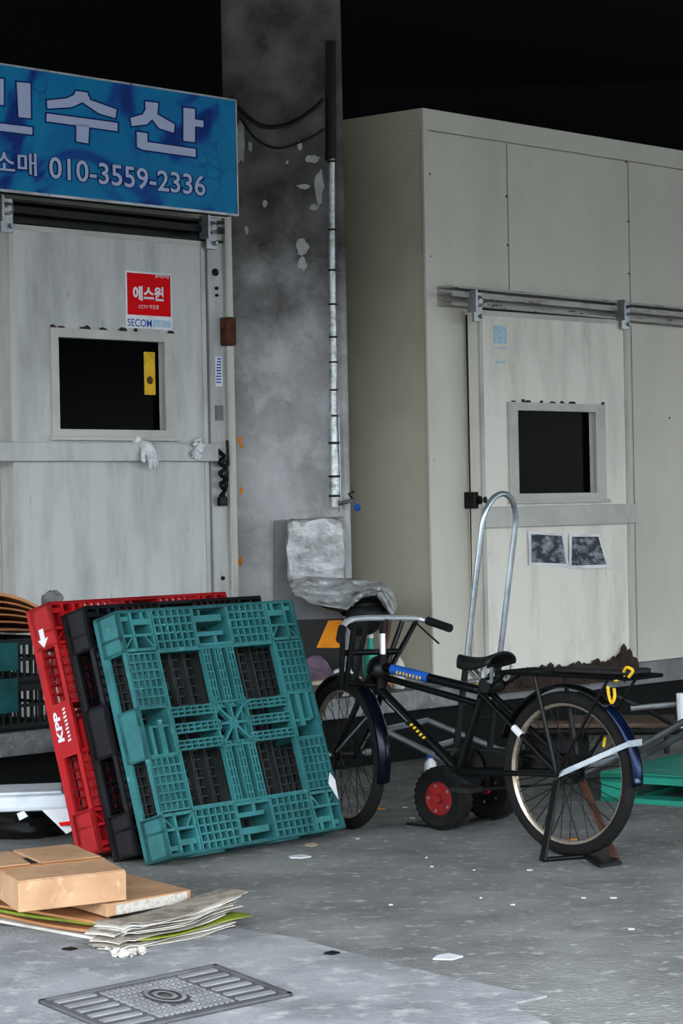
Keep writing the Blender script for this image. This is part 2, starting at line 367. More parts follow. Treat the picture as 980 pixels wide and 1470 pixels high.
def sliding_door(fr, root, off, D, win, wframe, bar, pm, barx):
    """D, win, wframe, bar: pixel rects on the door's front plane (local y = -off)"""
    y = -off
    x0, x1, z0, z1 = rect(fr, y, *D); wx0, wx1, wz0, wz1 = rect(fr, y, *win)
    fx0, fx1, fz0, fz1 = rect(fr, y, *wframe)
    d = MB()
    d.box(x0, wx0, y, -.02, z0, z1); d.box(wx1, x1, y, -.02, z0, z1); d.box(wx0, wx1, y, -.02, wz1, z1); d.box(wx0, wx1, y, -.02, z0, wz0)
    door = d.build('sliding_door', pm, root)
    # edge strips
    e = MB(); w = .022
    e.box(x0-.004, x0+w, y-.006, y+.01, z0, z1); e.box(x1-w, x1+.004, y-.006, y+.01, z0, z1); e.box(x0, x1, y-.006, y+.01, z1-w, z1+.004)
    e.build('edge_strip', M['trim'], door)
    # bevelled window frame
    f = MB(); i = .0; o = y - .016
    def q(ax0, ax1, az0, az1, bx0, bx1, bz0, bz1):
        f.hexa([V((ax0,y+.01,az0)),V((ax1,y+.01,az0)),V((bx1,y+.01,bz0)),V((bx0,y+.01,bz0)),V((ax0,o,az0)),V((ax1,o,az0)),V((bx1,o,bz0)),V((bx0,o,bz0))])
    q(fx0, fx1, fz1, fz1, wx0, wx1, wz1, wz1); q(fx0, fx1, fz0, fz0, wx0, wx1, wz0, wz0)
    f.hexa([V((fx0,y+.01,fz0)),V((wx0,y+.01,wz0)),V((wx0,y+.01,wz1)),V((fx0,y+.01,fz1)),V((fx0,o,fz0)),V((wx0,o,wz0)),V((wx0,o,wz1)),V((fx0,o,fz1))])
    f.hexa([V((wx1,y+.01,wz0)),V((fx1,y+.01,fz0)),V((fx1,y+.01,fz1)),V((wx1,y+.01,wz1)),V((wx1,o,wz0)),V((fx1,o,fz0)),V((fx1,o,fz1)),V((wx1,o,wz1))])
    f.build('window_frame', M['trim'], door)
    MB().box(wx0-.01, wx1+.01, y+.035, y+.045, wz0-.01, wz1+.01).build('window_pane', M['glass'], door)
    MB().box(fx0-.01, fx1+.02, y-.03, y, fz0-.02, fz0).build('window_sill', M['trim'], door, bevel=.003)
    for k in range(9):
        a = fx0 + (fx1-fx0)*random.random(); ww = random.uniform(.01,.05)
        MB().extrude([V((a,y-.018,fz1+.003)),V((a+ww,y-.018,fz1)),V((a+ww*.8,y-.018,fz1+random.uniform(.006,.016))),V((a+ww*.3,y-.018,fz1+random.uniform(.006,.02)))],(0,.016,0)).build('grime_streak', M['grime'], door)
    bx0, bx1, bz0, bz1 = rect(fr, y-.04, *bar)
    MB().box(bx0 if barx is None else barx, bx1, y-.045, y, bz0, bz1).build('crossbar', M['trim'] if pm is M['paint_r'] else pm, door, bevel=.004)
    return door, (x0, x1, z0, z1, y)
door, DR = sliding_door(R, rr, .12, (687,446,907,962), (740,589,854,707), (727,577,868,716), (697,728,914,751), M['paint_r'], None)
x0, x1, z0, z1, y = DR
# grime along the foot of the door
gm = MB()
for k in range(46):
    a = x0 + .18 + (x1 - x0 - .18)*k/45; h = random.uniform(.02,.07) * (1 + 1.2*(k > 38))
    gm.blob((a, y-.02, z0 + h*.4), (.035, .02, h), 7, 5)
gm.build('foot_grime', M['grime'], door)
MB().box(x0-.02, x1+.05, y-.02, 0, z0-.05, z0).build('door_foot', M['grime'], door)
def rail(fr, root, ya, yb, pa, pb, thick, hangers, m_):
    a = fr.loc(*pa, ya); b = fr.loc(*pb, ya); h = thick
    r_ = MB()
    up = V((0,0,1))
    for (o0, o1, dz0, dz1) in ((ya, yb, h-.012, h), (ya, ya+.012, .045, h*.72), (yb-.012, yb, 0, h), (ya+.01, yb, 0, .012)):
        r_.hexa([V((a.x,o0,a.z-h+dz0)),V((b.x,o0,b.z-h+dz0)),V((b.x,o1,b.z-h+dz0)),V((a.x,o1,a.z-h+dz0)),V((a.x,o0,a.z-h+dz1)),V((b.x,o0,b.z-h+dz1)),V((b.x,o1,b.z-h+dz1)),V((a.x,o1,a.z-h+dz1))])
    ro = r_.build('door_rail', m_, root)
    for (px, py) in hangers:
        c = fr.loc(px, py, ya - .01); g = MB()
        g.prism([(c.x-.035, ya-.02),(c.x+.035, ya-.02),(c.x+.035, ya-.005),(c.x-.035, ya-.005)], c.z-.11, c.z+.05)
        g.box(c.x-.05, c.x-.035, ya-.05, ya+.02, c.z-.06, c.z+.06)
        g.lathe((c.x, ya-.035, c.z+.0), (0,-1,0), [(.03,-.02),(.032,0),(.014,.008)], 14)
        g.lathe((c.x+.02, ya-.03, c.z-.08), (0,-1,0), [(.012,-.01),(.012,.006)], 8)
        g.build('hanger', M['galv'], ro, bevel=.002)
    return ro
ra = rail(R, rr, -.13, -.01, (650,409), (1120,455), .105, ((684,433),(896,446)), M['rail'])
rq = R.loc(650, 420, -.1)
# conduit with box beside the door
p0 = R.loc(670, 452, -.03); p1 = R.loc(681, 960, -.03)
MB().tube([p0, p1], .009, 8).build('conduit', M['steeldk'], rr, True)
c = R.loc(681, 718, -.05); b_ = MB(); b_.box(c.x-.045, c.x+.03, -.09, -.01, c.z-.045, c.z+.045); b_.lathe((c.x, -.09, c.z), (0,-1,0), [(.028,0),(.028,.03),(.012,.04)], 12)
b_.build('lock_box', M['steeldk'], rr, bevel=.005)
# sticker and paper prints on the right door
def flat(name, fr, y, pr, material, t=.002, label=None, cat=None, group=None, parent=None):
    a0, a1, b0, b1 = rect(fr, y, *pr)
    m_ = MB().box(a0, a1, y - t, y, b0, b1)
    if parent: return m_.build(name, material, parent)
    o = m_.build(name, material); o.location = fr.o; o.rotation_euler = (0,0,fr.rz); return tag(o, label, cat, group)
bs = empty('blue_sticker', R.o, R.rz, 'faded light blue sticker high on the cream sliding door', 'sticker')
flat('square_print', R, y-.001, (708,467,727,494), M['ltblue'], parent=bs)
flat('print_line', R, y-.001, (709,498,726,501), M['ltblue'], .0015, parent=bs)
flat('print_line', R, y-.001, (712,518,725,522), M['ltblue'], .0015, parent=bs)
def sheet(pts, label, curl):
    o = empty('paper_print', R.o, R.rz, label, 'paper')
    q = [R.loc(a, b, y - .004) for a, b in pts]   # tl, tr, br, bl
    def fn(u, v, k=0.0, mrg=0.0):
        u = mrg + u*(1-2*mrg); v = mrg*1.0 + v*(1-2.4*mrg)
        a = q[0].lerp(q[1], u); b = q[3].lerp(q[2], u); p = a.lerp(b, v)
        return p + V((0, -.003 - k - curl*(v**2)*(u*u*.9+.1) - .004*math.sin(u*7+v*3)**2, 0))
    MB().grid(lambda u, v: fn(u, v), 12, 12, (0,.0015,0)).build('sheet', M['white'], o, True)
    MB().grid(lambda u, v: fn(u, v, .002, .07), 12, 12).build('printed_picture', M['photo'], o, True)
    return o
sheet(((757,763),(808,766),(814,814),(758,812)), 'paper photo print taped on the cream door next to a curled print', .012)
sheet(((816,767),(860,767),(869,815),(815,817)), 'paper photo print with a curled lower corner on the cream door', .035)

# ------------------------------------------------------------------ left cold room
zl = Lf.loc(335, 150, 0).z - .1
lr = empty('cold_storage_room', Lf.o, Lf.rz, 'grey cold storage room under the blue shop sign', 'cold room')
MB().box(-4.2, 0, 0, 2.2, .385, zl).build('room_body', M['side'], lr)
lp = [Lf.loc(x, 500, -.01).x for x in (-300, -8)]
MB().box(-4.2, lp[1]-.003, -.012, .004, .385, zl-.1).build('wall_panel', M['panel'], lr)
MB().box(lp[1]+.003, 0, -.012, .004, .385, zl-.1).build('wall_panel', M['panel'], lr)
fx0, fx1, fz0, fz1 = rect(Lf, -.06, 309, 318, 331, 850)
MB().box(fx0-.06, fx1, -.06, .02, .385, fz1+.02).build('door_post', M['paint_l'], lr, bevel=.004)
MB().box(fx1-.012, fx1+.006, -.085, -.05, .385, fz1+.02).build('post_flange', M['trim'], lr, bevel=.003)
ldoor, DL = sliding_door(Lf, lr, .12, (12,322,303,935), (81,484,236,618), (70,470,250,628), (-40,634,313,662), M['paint_l'], None)
lx0, lx1, lz0, lz1, ly = DL
ra2 = rail(Lf, lr, -.14, -.01, (-260,255), (322,318), .11, ((8,300),(302,327)), M['steeldk'])
for i, (px, py, r_) in enumerate(((308,391,.02),(310,414,.009),(310,424,.008),(319,830,.011),(309,349,.012))):
    q = Lf.loc(px, py, -.06); MB().lathe(q, (0,-1,0), [(r_,0),(r_,.01),(r_*.5,.016)], 10).build('bolt', M['steeldk'], lr)
q0, q1, q2, q3 = rect(Lf, -.09, 321, 455, 335, 497)
MB().box(q0, q1, -.12, -.03, q2, q3).build('rusty_latch', M['rust'], lr, bevel=.012)
q0, q1, q2, q3 = rect(Lf, -.062, 309, 582, 320, 604)
MB().box(q0, q1, -.066, -.06, q2, q3).build('patch', M['grey'], lr)
bt = empty('blue_tape', Lf.o, Lf.rz, 'narrow pale tape with blue marks on the grey door post', 'sticker')
flat('tape', Lf, -.062, (308,512,319,555), M['white'], parent=bt)
for k in range(9):
    flat('blue_mark', Lf, -.065, (311+random.uniform(-1,1), 514+k*4.2, 317, 516.4+k*4.2), M['blue'], .0015, parent=bt)
# red sticker
st = empty('security_sticker', Lf.o, Lf.rz, 'red and white security sticker above the dark window of the grey door', 'sticker')
flat('white_base', Lf, ly-.001, (179,388,247,474), M['white'], parent=st)
flat('red_field', Lf, ly-.003, (182,391,245,455), M['redprint'], parent=st)
def text_on(fr, yy, s, pa, pb, h_px, name, material, parent, bold=0.0):
    """pa, pb: baseline ends in pixels; h_px: glyph height at pa"""
    a = fr.loc(*pa, yy); b = fr.loc(*pb, yy); t_ = fr.loc(pa[0], pa[1]-h_px, yy); h = t_.z - a.z
    mb = MB(); text_into(mb, s, lambda x, z: V((x, yy, z + (b.z-a.z)*(x-a.x)/(b.x-a.x))), a.x, b.x, a.z, a.z+h, bold)
    return mb.build(name, material, parent)
text_on(Lf, ly-.0065, '에스원', (191,431), (235,433), 21, 'lettering', M['white'], st, .035)
text_on(Lf, ly-.0065, 'CCTV 작동중', (199,443), (228,444), 6, 'lettering', M['white'], st)
a = Lf.loc(223,399,ly-.0065); b = Lf.loc(243,394,ly-.0065); mb = MB(); strokes_into(mb, 7, lambda x, z: V((x, ly-.0065, z)), a.x, b.x, a.z, b.z); mb.build('fine_print', M['white'], st)
text_on(Lf, ly-.0045, 'SECOM', (183,468), (218,470), 11, 'lettering', M['blue'], st, .012)
flat('pale_print', Lf, ly-.003, (220,459,245,471), M['ltblue'], .0015, parent=st)
ys = empty('yellow_sticker', Lf.o, Lf.rz, 'narrow yellow sticker on the dark window of the grey door', 'sticker')
flat('strip', Lf, ly+.034, (206,505,223,567), M['yellow'], parent=ys)
q = Lf.loc(215, 546, ly+.031); MB().lathe(q, (0,-1,0), [(.02,0),(.02,.001)], 14).build('round_mark', M['rust'], ys)
# gloves over the crossbar
def glove(px, py, s, tilt, label):
    c = Lf.loc(px, py, ly - .05); o = empty('work_glove', Lf.o, Lf.rz, label, 'glove')
    g = MB(); rot = Matrix.Rotation(tilt, 3, 'Y')
    def T(x, y_, z): return c + rot @ V((x*s, y_*s, z*s))
    g.tube([T(0,.03,.06), T(0,0,.055), T(0,-.02,.03), T(0,-.028,-.01), T(0,-.026,-.03)], [.028*s,.034*s,.04*s,.042*s,.035*s], 10)
    for i, (a, l) in enumerate(((-.030,.065),(-.010,.078),(.012,.072),(.032,.055))):
        g.tube(spline([T(a*.8,-.026,-.02), T(a,-.032,-.02-l*.5), T(a*1.35,-.022,-.02-l)], 3), [.0125*s]*6+[.008*s], 7)
    g.tube(spline([T(-.03,-.02,.03), T(-.06,-.03,.01), T(-.07,-.03,-.025)], 3), [.014*s]*6+[.009*s], 7)
    g.build('glove_body', M['glove'], o, True)
    MB().lathe(T(0,.028,.06), rot @ V((0,.5,.5)), [(.03*s,0),(.036*s,.008),(.036*s,.03),(.03*s,.034)], 12).build('cuff', M['white'], o, True)
glove(211, 650, .85, -.5, 'white work glove hung over the crossbar below the window')
glove(283, 645, .6, .7, 'crumpled white work glove at the latch end of the crossbar')
# chain and padlock
ch = empty('chain_and_padlock', Lf.o, Lf.rz, 'black tangled chain with padlock on the grey door post', 'chain')
pts = spline([Lf.loc(a, b, -.1) for a, b in ((314,648),(321,656),(315,664),(323,672),(316,680),(323,688),(317,696),(322,704),(318,711),(324,700),(325,680),(322,660))], 5)
for i in range(0, len(pts)-1):
    d = (pts[i+1]-pts[i]).normalized(); u = V((0,1,0)) if i % 2 else d.cross(V((0,1,0))).normalized()
    MB().tube([pts[i] + d*(.016*math.cos(a)) + u*(.010*math.sin(a)) for a in [2*math.pi*k/10 for k in range(10)]], .0035, 5, True).build('link', M['steeldk'], ch, True)
c = Lf.loc(319, 718, -.1)
pk = MB().box(c.x-.026, c.x+.026, -.115, -.088, c.z-.03, c.z+.018).build('padlock', M['black'], ch, bevel=.005)
MB().tube(arc((c.x,-.1,c.z+.018),(1,0,0),(0,0,1),.017,0,math.pi,8), .005, 6).build('shackle', M['steeldk'], pk, True)
q0 = Lf.loc(326, 632, -.1); q1 = Lf.loc(328, 668, -.1)
MB().tube([q0, q1], .008, 6).build('hasp_rod', M['black'], ch)

# ------------------------------------------------------------------ shop sign
SY = -.24
sg = empty('shop_sign', Lf.o, Lf.rz, 'blue lightbox shop sign with pale Korean lettering and a phone number', 'sign')
tl = Lf.loc(0, 92, SY); tr = Lf.loc(338, 143, SY); br = Lf.loc(340, 308, SY); bl = Lf.loc(0, 275, SY)
sx1 = tr.x; sz1 = (tl.z+tr.z)/2; sz0 = (bl.z+br.z)/2; sx0 = tl.x - 1.5
MB().box(sx0, sx1, SY+.004, -.155, sz0, sz1).build('case', M['steeldk'], sg, bevel=.004)
MB().box(sx0+.006, sx1-.006, SY, SY+.006, sz0+.008, sz1-.006).build('printed_face', M['sign'], sg)
for bx in (sx0+.4, sx1-.9, sx1-.15): MB().box(bx, bx+.05, -.155, -.013, sz0+.28, sz0+.34).build('bracket', M['steeldk'], sg)
fr_ = MB()
fr_.box(sx0, sx1, SY-.004, SY+.01, sz0-.004, sz0+.008); fr_.box(sx0, sx1, SY-.004, SY+.01, sz1-.006, sz1+.003); fr_.box(sx1-.006, sx1+.004, SY-.004, SY+.01, sz0, sz1)
fr_.build('edge_frame', M['galv'], sg)
def Z(pts): return [(a/2.8, b/2.8) for a, b in pts]
strokes = [Z(p) for p in (
 [(68,330),(122,335),(124,475),(76,470)],
 [(-120,478),(-70,484),(-70,488),(130,512),(130,541),(-120,510)],
 [(-130,300),(15,318),(15,422),(-130,404)],
 [(306,366),(350,372),(362,402),(468,440),(464,474),(400,456),(332,410),(290,430),(192,436),(190,404),(268,396),(298,382)],
 [(188,456),(472,494),(472,527),(188,487)], [(308,496),(358,503),(355,576),(308,568)],
 [(585,408),(635,414),(632,460),(702,500),(698,533),(640,515),(612,478),(590,500),(530,506),(525,474),(574,460),(586,440)],
 [(738,433),(783,438),(783,480),(817,485),(817,511),(783,507),(783,571),(738,565)],
 [(550,530),(592,536),(592,571),(786,599),(786,631),(572,601),(552,590)])]
def grow(pts, k):
    cx = sum(p[0] for p in pts)/len(pts); n = len(pts); out = []
    area = sum(pts[i][0]*pts[(i+1) % n][1]-pts[(i+1) % n][0]*pts[i][1] for i in range(n)); sgn = 1 if area > 0 else -1
    for i in range(n):
        p0, p1, p2 = V(pts[i-1]), V(pts[i]), V(pts[(i+1) % n])
        n1 = V(((p1-p0).y, -(p1-p0).x)).normalized()*sgn; n2 = V(((p2-p1).y, -(p2-p1).x)).normalized()*sgn
        b = (n1+n2); b = b.normalized()*min(2.0, 1/max(.4, b.normalized().dot(n1))); out.append((p1.x+b.x*k, p1.y+b.y*k))
    return out
for s_ in strokes:
    MB().extrude([Lf.loc(a, b, SY-.002) for a, b in grow(s_, 2.4)], (0,.004,0)).build('letter_outline', M['navyink'], sg)
    MB().extrude([Lf.loc(a, b, SY-.005) for a, b in s_], (0,.005,0)).build('letter_stroke', M['letter'], sg)
text_on(Lf, SY-.003, '도소매', (-44,247), (54,255.5), 36, 'letter_outline', M['navyink'], sg, .05)
text_on(Lf, SY-.005, '도소매', (-43,245), (53,253), 33, 'lettering', M['letter'], sg, .012)
text_on(Lf, SY-.003, '010-3559-2336', (69,258), (297,284.5), 36, 'letter_outline', M['navyink'], sg, .06)
text_on(Lf, SY-.005, '010-3559-2336', (71,256), (295,282), 32, 'lettering', M['letter'], sg, .012)

# ------------------------------------------------------------------ water pipe on the pillar
wp = empty('water_pipe', (0,0,0), 0, 'foil wrapped water pipe with blue tap running down the pillar', 'pipe')
D_ = PY - .06
black = [P(474,60,D_+.02), P(474,120,D_), P(474,230,D_)]
MB().tube(black, .028, 10).build('black_sleeve', M['black'], wp, True)
pp = [(476,228),(476,330),(477,440),(478,520),(478,600),(479,650),(480,690),(480,728)]
MB().tube([P(a,b,D_-.01) for a, b in pp], [.017,.017,.019,.021,.021,.024,.029,.027], 12).build('foil_pipe', M['foil'], wp, True)
for yb_ in (232,330,388,437,484,520,560,597,636,684,712):
    a = P(476+(yb_-228)*.008, yb_, D_-.01); MB().lathe(a, (0,0,1), [(.0225,-.005),(.0235,0),(.0225,.005)] if yb_ < 600 else [(.030,-.006),(.031,0),(.030,.006)], 12).build('tape_band', M['steeldk'], wp, True)
MB().tube([P(485,600,D_+.01), P(487,660,D_+.01), P(488,735,D_+.01)], .007, 6).build('thin_line', M['galv'], wp, True)
tp = MB(); a = P(487,723,D_-.02); b = P(508,718,D_-.1)
tp.tube(spline([a, P(498,720,D_-.08), b, P(513,726,D_-.12)], 4), .012, 8)
tap = tp.build('tap', M['galv'], wp, True)
MB().tube([P(506,716,D_-.1), P(500,709,D_-.1), P(508,706,D_-.1)], .006, 6).build('handle', M['steeldk'], tap, True)
MB().lathe(P(511,725,D_-.13), V((.3,-.4,-.8)), [(.014,0),(.016,.01),(.015,.03)], 10).build('blue_nozzle', M['blue'], tap, True)

# ------------------------------------------------------------------ plastic pallets
def pallet_meshes():
    """1.1 x 1.1 x .15 m moulded pallet standing on edge: x across, z up, underside towards -y"""
    H, T = .55, .075
    out = {}
    def gridbars(mb, x0, x1, z0, z1, nx, nz, y0, y1, w=.009):
        for i in range(nx+1):
            x = x0 + (x1-x0)*i/nx; mb.box(x-w/2, x+w/2, y0, y1, z0, z1)
        for j in range(nz+1):
            z = z0 + (z1-z0)*j/nz; mb.box(x0, x1, y0, y1, z-w/2, z+w/2)
    f = MB(); y0, y1 = -T, -T+.024
    for s in (-1, 1):
        for c in (-1, 1):
            a, b = sorted((c*.115, c*.35)); p, q = sorted((s*.36, s*.545))
            gridbars(f, a, b, p, q, 6, 5, y0, y1)              # horizontal ring pieces
            a, b = sorted((s*.375, s*.545)); p, q = sorted((c*.115, c*.35))
            gridbars(f, a, b, p, q, 5, 6, y0, y1, .008)        # vertical ring pieces
            for k in (-.075, 0, .075):                         # cross arms, three slim ladders each
                a, b = k-.019, k+.019; p, q = sorted((c*.085, c*.36))
                if s == 1:
                    gridbars(f, a, b, p, q, 2, 7, y0, y1, .007)
                else:
                    gridbars(f, p, q, a, b, 7, 2, y0, y1, .007)
    for s in (-1, 1):
        f.box(-H, H, y0, y1-.004, s*.55-(.012 if s > 0 else 0), s*.55+(0 if s > 0 else .012))
        f.box(s*.55-(.012 if s > 0 else 0), s*.55+(0 if s > 0 else .012), y0, y1-.004, -H, H)
        f.box(-.36, .36, y0, y1, s*.352-.006, s*.352+.006); f.box(s*.362-.006, s*.362+.006, y0, y1, -.36, .36)
    for s in (-1, 1):
        for c in (-1, 1):
            f.bar((s*.095, -T+.012, c*.095), (s*.02, -T+.012, c*.02), .012, .024, V((0,1,0)))
            f.bar((s*.115, -T+.012, c*.115-.03*c), (s*.085, -T+.012, c*.115), .010, .024, V((0,1,0)))
    gridbars(f, -.1, .1, -.1, .1, 2, 2, y0, y1, .010)
    out['underside_grid'] = f
    d = MB(); dr = MB(); y0, y1 = T-.030, T
    gridbars(d, -.545, .545, -.545, .545, 26, 26, y0, y1-.004, .007)
    for s in (-1, 1):                                          # solid deck rim
        dr.box(-H, H, y0-.012, y1, s*.55-(.014 if s > 0 else 0), s*.55+(0 if s > 0 else .014))
        dr.box(s*.55-(.014 if s > 0 else 0), s*.55+(0 if s > 0 else .014), y0-.012, y1, -H, H)
    for a in (-.22, .22):
        for b in (-.22, .22): d.box(a-.02, a+.02, y0, y1-.002, b-.02, b+.02)
    for i in range(8):
        x = -.30+i*.085
        d.box(x, x+.006, y0-.03, y0, -.36, .36)
    out['top_deck'] = d; out['deck_rim'] = dr
    def block(x0, x1, z0, z1, ribs, t=.014):
        b = MB(); y0, y1 = -T, T-.02
        b.box(x0, x1, y0, y1, z0, z0+t); b.box(x0, x1, y0, y1, z1-t, z1); b.box(x0, x0+t, y0, y1, z0, z1); b.box(x1-t, x1, y0, y1, z0, z1)
        for (ax, az, bx, bz, w_, dy) in ribs:
            p = V((x0+(x1-x0)*ax, (y0+dy+y1)/2, z0+(z1-z0)*az)); q = V((x0+(x1-x0)*bx, (y0+dy+y1)/2, z0+(z1-z0)*bz))
            b.bar(p, q, w_, y1-y0-dy, V((0,1,0)))
        return b
    cr = ((0,.62,1,.62,.012,.0),(.38,0,.38,1,.014,.0),(.4,.3,1,.3,.026,.004),(.7,.62,1,1,.008,.004),(.12,.2,.38,.2,.02,.01),(0,1,.38,.62,.007,.01),(.75,0,.75,.3,.02,.006))
    def flip(r, fx, fz): return tuple(((1-a if fx else a), (1-b if fz else b), (1-c if fx else c), (1-e if fz else e), w_, dy) for a, b, c, e, w_, dy in r)
    out['corner_block'] = [block(*( (-.55,-.36) if s < 0 else (.36,.55)), *((-.55,-.36) if c < 0 else (.36,.55)), flip(cr, s > 0, c > 0)) for s in (-1,1) for c in (-1,1)]
    er = ((0,.3,.75,.3,.02,.002),(0,.68,.8,.68,.03,.004),(.55,0,.55,.3,.02,.01),(.3,.7,.3,1,.014,.02))
    sr_ = ((.28,0,.28,.6,.02,.002),(.62,0,.62,.72,.03,.004),(.28,.6,1,.6,.012,.01))
    out['edge_block'] = [block(-.115,.115,.36,.55,er), block(-.115,.115,-.55,-.36,flip(er,0,1)), block(-.55,-.37,-.115,.115,sr_), block(.37,.55,-.115,.115,flip(sr_,1,1))]
    cb = MB(); cb.lathe((0,-T+.004,0), (0,1,0), [(.03,0),(.03,.12)], 12)
    for s in (-1, 1): cb.box(-.09, -.076, -T+.02, T-.02, -.09, .09) if s < 0 else cb.box(.076, .09, -T+.02, T-.02, -.09, .09)
    cb.box(-.09, .09, -T+.02, T-.02, -.09, -.076); cb.box(-.09, .09, -T+.02, T-.02, .076, .09)
    out['centre_block'] = cb
    return out
PM = pallet_meshes()
M['deckshade_grime'] = mat('shaded_soiled_plastic', '#2f3434', '#1d2121', 7, .4, .7, .8)  # teal pallet's deck: recess shade put into the colour along with grime
PW = .965
def pallet(A, B, tilt, material, label, sx=1.0, sz=1.0, y_shift=0.0, flip=False, lift=0.0):
    """A, B: ground points of the rear bottom edge; leans back by tilt"""
    A, B = V(A), V(B); ex = (B-A); Lg = ex.length; ex.normalize()
    o = empty('plastic_pallet', (A+B)/2 + V((0,0,lift)), math.atan2(ex.y, ex.x), label, 'pallet', 'pallets')
    o.rotation_euler = (-tilt, 0, math.atan2(ex.y, ex.x))
    k = Lg/1.1
    if flip: fn = lambda v: V((v.x*k*sx, -v.y-.075, (v.z+.55)*sz))
    else: fn = lambda v: V((v.x*k*sx, v.y-.075, (v.z+.55)*sz))
    for nm, x in PM.items():
        for mb in (x if isinstance(x, list) else [x]): mb.build(nm, M['deckshade_grime'] if nm == 'top_deck' and material is M['teal'] else material, o, xf=fn)
    return o
A0 = G(209,1243); B0 = G(474,1197)
ex = (B0-A0).normalized(); nb = V((-ex.y, ex.x, 0))
tl_ = math.radians(17)
print('teal pallet edge', (B0-A0).length, A0, B0)
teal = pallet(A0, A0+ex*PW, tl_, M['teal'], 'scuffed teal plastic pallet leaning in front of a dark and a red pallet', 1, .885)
off2 = .165
A1 = A0 + nb*off2 - ex*.02; dark = pallet(A1, A1+ex*PW, tl_, M['navy'], 'dark navy plastic pallet leaning between the teal and the red pallet', 1, .90)
A2 = A0 + nb*(off2*2) - ex*.06; redp = pallet(A2, A2+ex*PW, tl_, M['red'], 'red plastic pallet with white KPP lettering leaning behind two others', 1, .915)
for o in (teal, dark, redp): del o['group']
# lettering on the red pallet's side (x = -.55 plane)
def side_text(s, z0, z1, y0, y1, bold=.02):
    mb = MB(); text_into(mb, s, lambda a, b: V((-.553*PW/1.1, -(y1+(y0-y1)*b), z0+(z1-z0)*a)), 0, 1, 0, 1, bold); return mb.build('lettering', M['white'], redp)
MB().box(-.5515*PW/1.1, -.47, -.15, -.0, .395, .61).build('side_plate', M['red'], redp)
side_text('KPP', .46, .58, .035, .075, .04)
mb = MB(); strokes_into(mb, 9, lambda a, b: V((-.553*PW/1.1, -b, a)), .45, .59, .095, .115); mb.build('worn_print', M['white'], redp)
MB().extrude([V((-.5535*PW/1.1,-.07+a,.885+b)) for a, b in ((0,-.045),(-.035,-.01),(-.015,-.012),(-.015,.03),(.012,.03),(.012,-.012),(.03,-.01))],(.002,0,0)).build('white_mark', M['white'], redp)
MB().extrude([V((.44,-.152,.19)),V((.475,-.152,.12)),V((.483,-.152,.20)),V((.462,-.152,.235))],(0,.002,0)).build('torn_label', M['white'], teal)
# the pallet lying on the ground at the right
A3 = G(862,1150); B3 = G(980,1164.5); e3 = V((.82,-.57,0)).normalized()
mp_ = empty('plastic_pallet', A3, math.atan2(e3.y, e3.x), 'mint green plastic pallet lying flat behind the bicycle', 'pallet')
H3 = .135
MB().box(0,1.1,0,1.1,H3-.02,H3).build('top_deck', M['mint'], mp_, bevel=.004)
rim3 = MB(); rim3.box(0,1.1,0,.012,H3-.045,H3-.004); rim3.box(0,1.1,1.088,1.1,H3-.045,H3-.004); rim3.box(0,.012,0,1.1,H3-.045,H3-.004); rim3.box(1.088,1.1,0,1.1,H3-.045,H3-.004)
rim3.build('deck_rim', M['mint'], mp_)
bt3 = MB()
for a in (0, .48, .96):
    bt3.box(0,1.1,a,a+.14,0,.022); bt3.box(a,a+.14,0,1.1,0,.022)
bt3.build('base_frame', M['mint'], mp_)
for a in (0,.49,.98):
    for b in (0,.49,.98):
        MB().box(a,a+.12,b,b+.12,0,H3-.01).build('corner_block', M['mint'], mp_, bevel=.006)
for i in range(3):
    for j in range(3):
        MB().lathe((.2+i*.35,.2+j*.35,H3),(0,0,1),[(.028,0),(.028,.003),(.02,.003)],12).build('grip_pad', M['teal'], mp_)

# ------------------------------------------------------------------ bicycle
W_R = .318
rc = G(818,1229); fc = G(499,1190)
B = Frame(rc, (fc-rc)); WB = (fc-rc).length
print('wheelbase', WB)
bk = empty('cargo_bicycle', B.o, B.rz, 'black cargo bicycle with blue rear fender parked on its stand', 'bicycle')
def bp(px, py, y=0.0): return B.loc(px, py, y)
def BD(px, py, D): return B.L(P(px, py, D))
def wheel(c, fwd, R_, parent, side):
    """c centre, fwd horizontal heading; wheel plane spans fwd and z"""
    fwd = V(fwd).normalized(); up = V((0,0,1)); ax = fwd.cross(up)
    root = empty('wheel'); root.parent = parent
    ring = lambda r, n=56: [c + fwd*(r*math.cos(2*math.pi*i/n)) + up*(r*math.sin(2*math.pi*i/n)) for i in range(n)]
    t = MB().tube(ring(R_-.027), .027, 10, True).build('tire', M['rubber'], None, True); t.parent = root
    MB().lathe(c, ax, [(R_-.040,-.016),(R_-.048,-.016),(R_-.058,-.008),(R_-.058,.008),(R_-.048,.016),(R_-.040,.016)], 56, True).build('rim', M['rim'], root, True)
    MB().lathe(c, ax, [(.008,-.075),(.008,-.045),(.028,-.04),(.03,-.034),(.018,-.03),(.018,.03),(.03,.034),(.028,.04),(.008,.045),(.008,.075)], 16).build('hub', M['steeldk'], root, True)
    sp = MB()
    for i in range(36):
        a = 2*math.pi*i/36; s = 1 if i % 2 else -1; a2 = a + (.5 if (i//2) % 2 else -.5)
        sp.tube([c + ax*(s*.036) + (fwd*math.cos(a2)+up*math.sin(a2))*.027, c + (fwd*math.cos(a)+up*math.sin(a))*(R_-.055)], .0019, 4)
    tag(sp.build('spokes', M['steeldk'], root), kind='stuff')
    return root
RA = V((0,0,W_R)); FA = V((WB,0,W_R))
wheel(RA, (1,0,0), W_R, bk, 1)
hd = V((.955,-.30,0)).normalized(); hl = V((-hd.y, hd.x, 0))   # steered heading and its left
wheel(FA, hd, W_R, bk, 1)
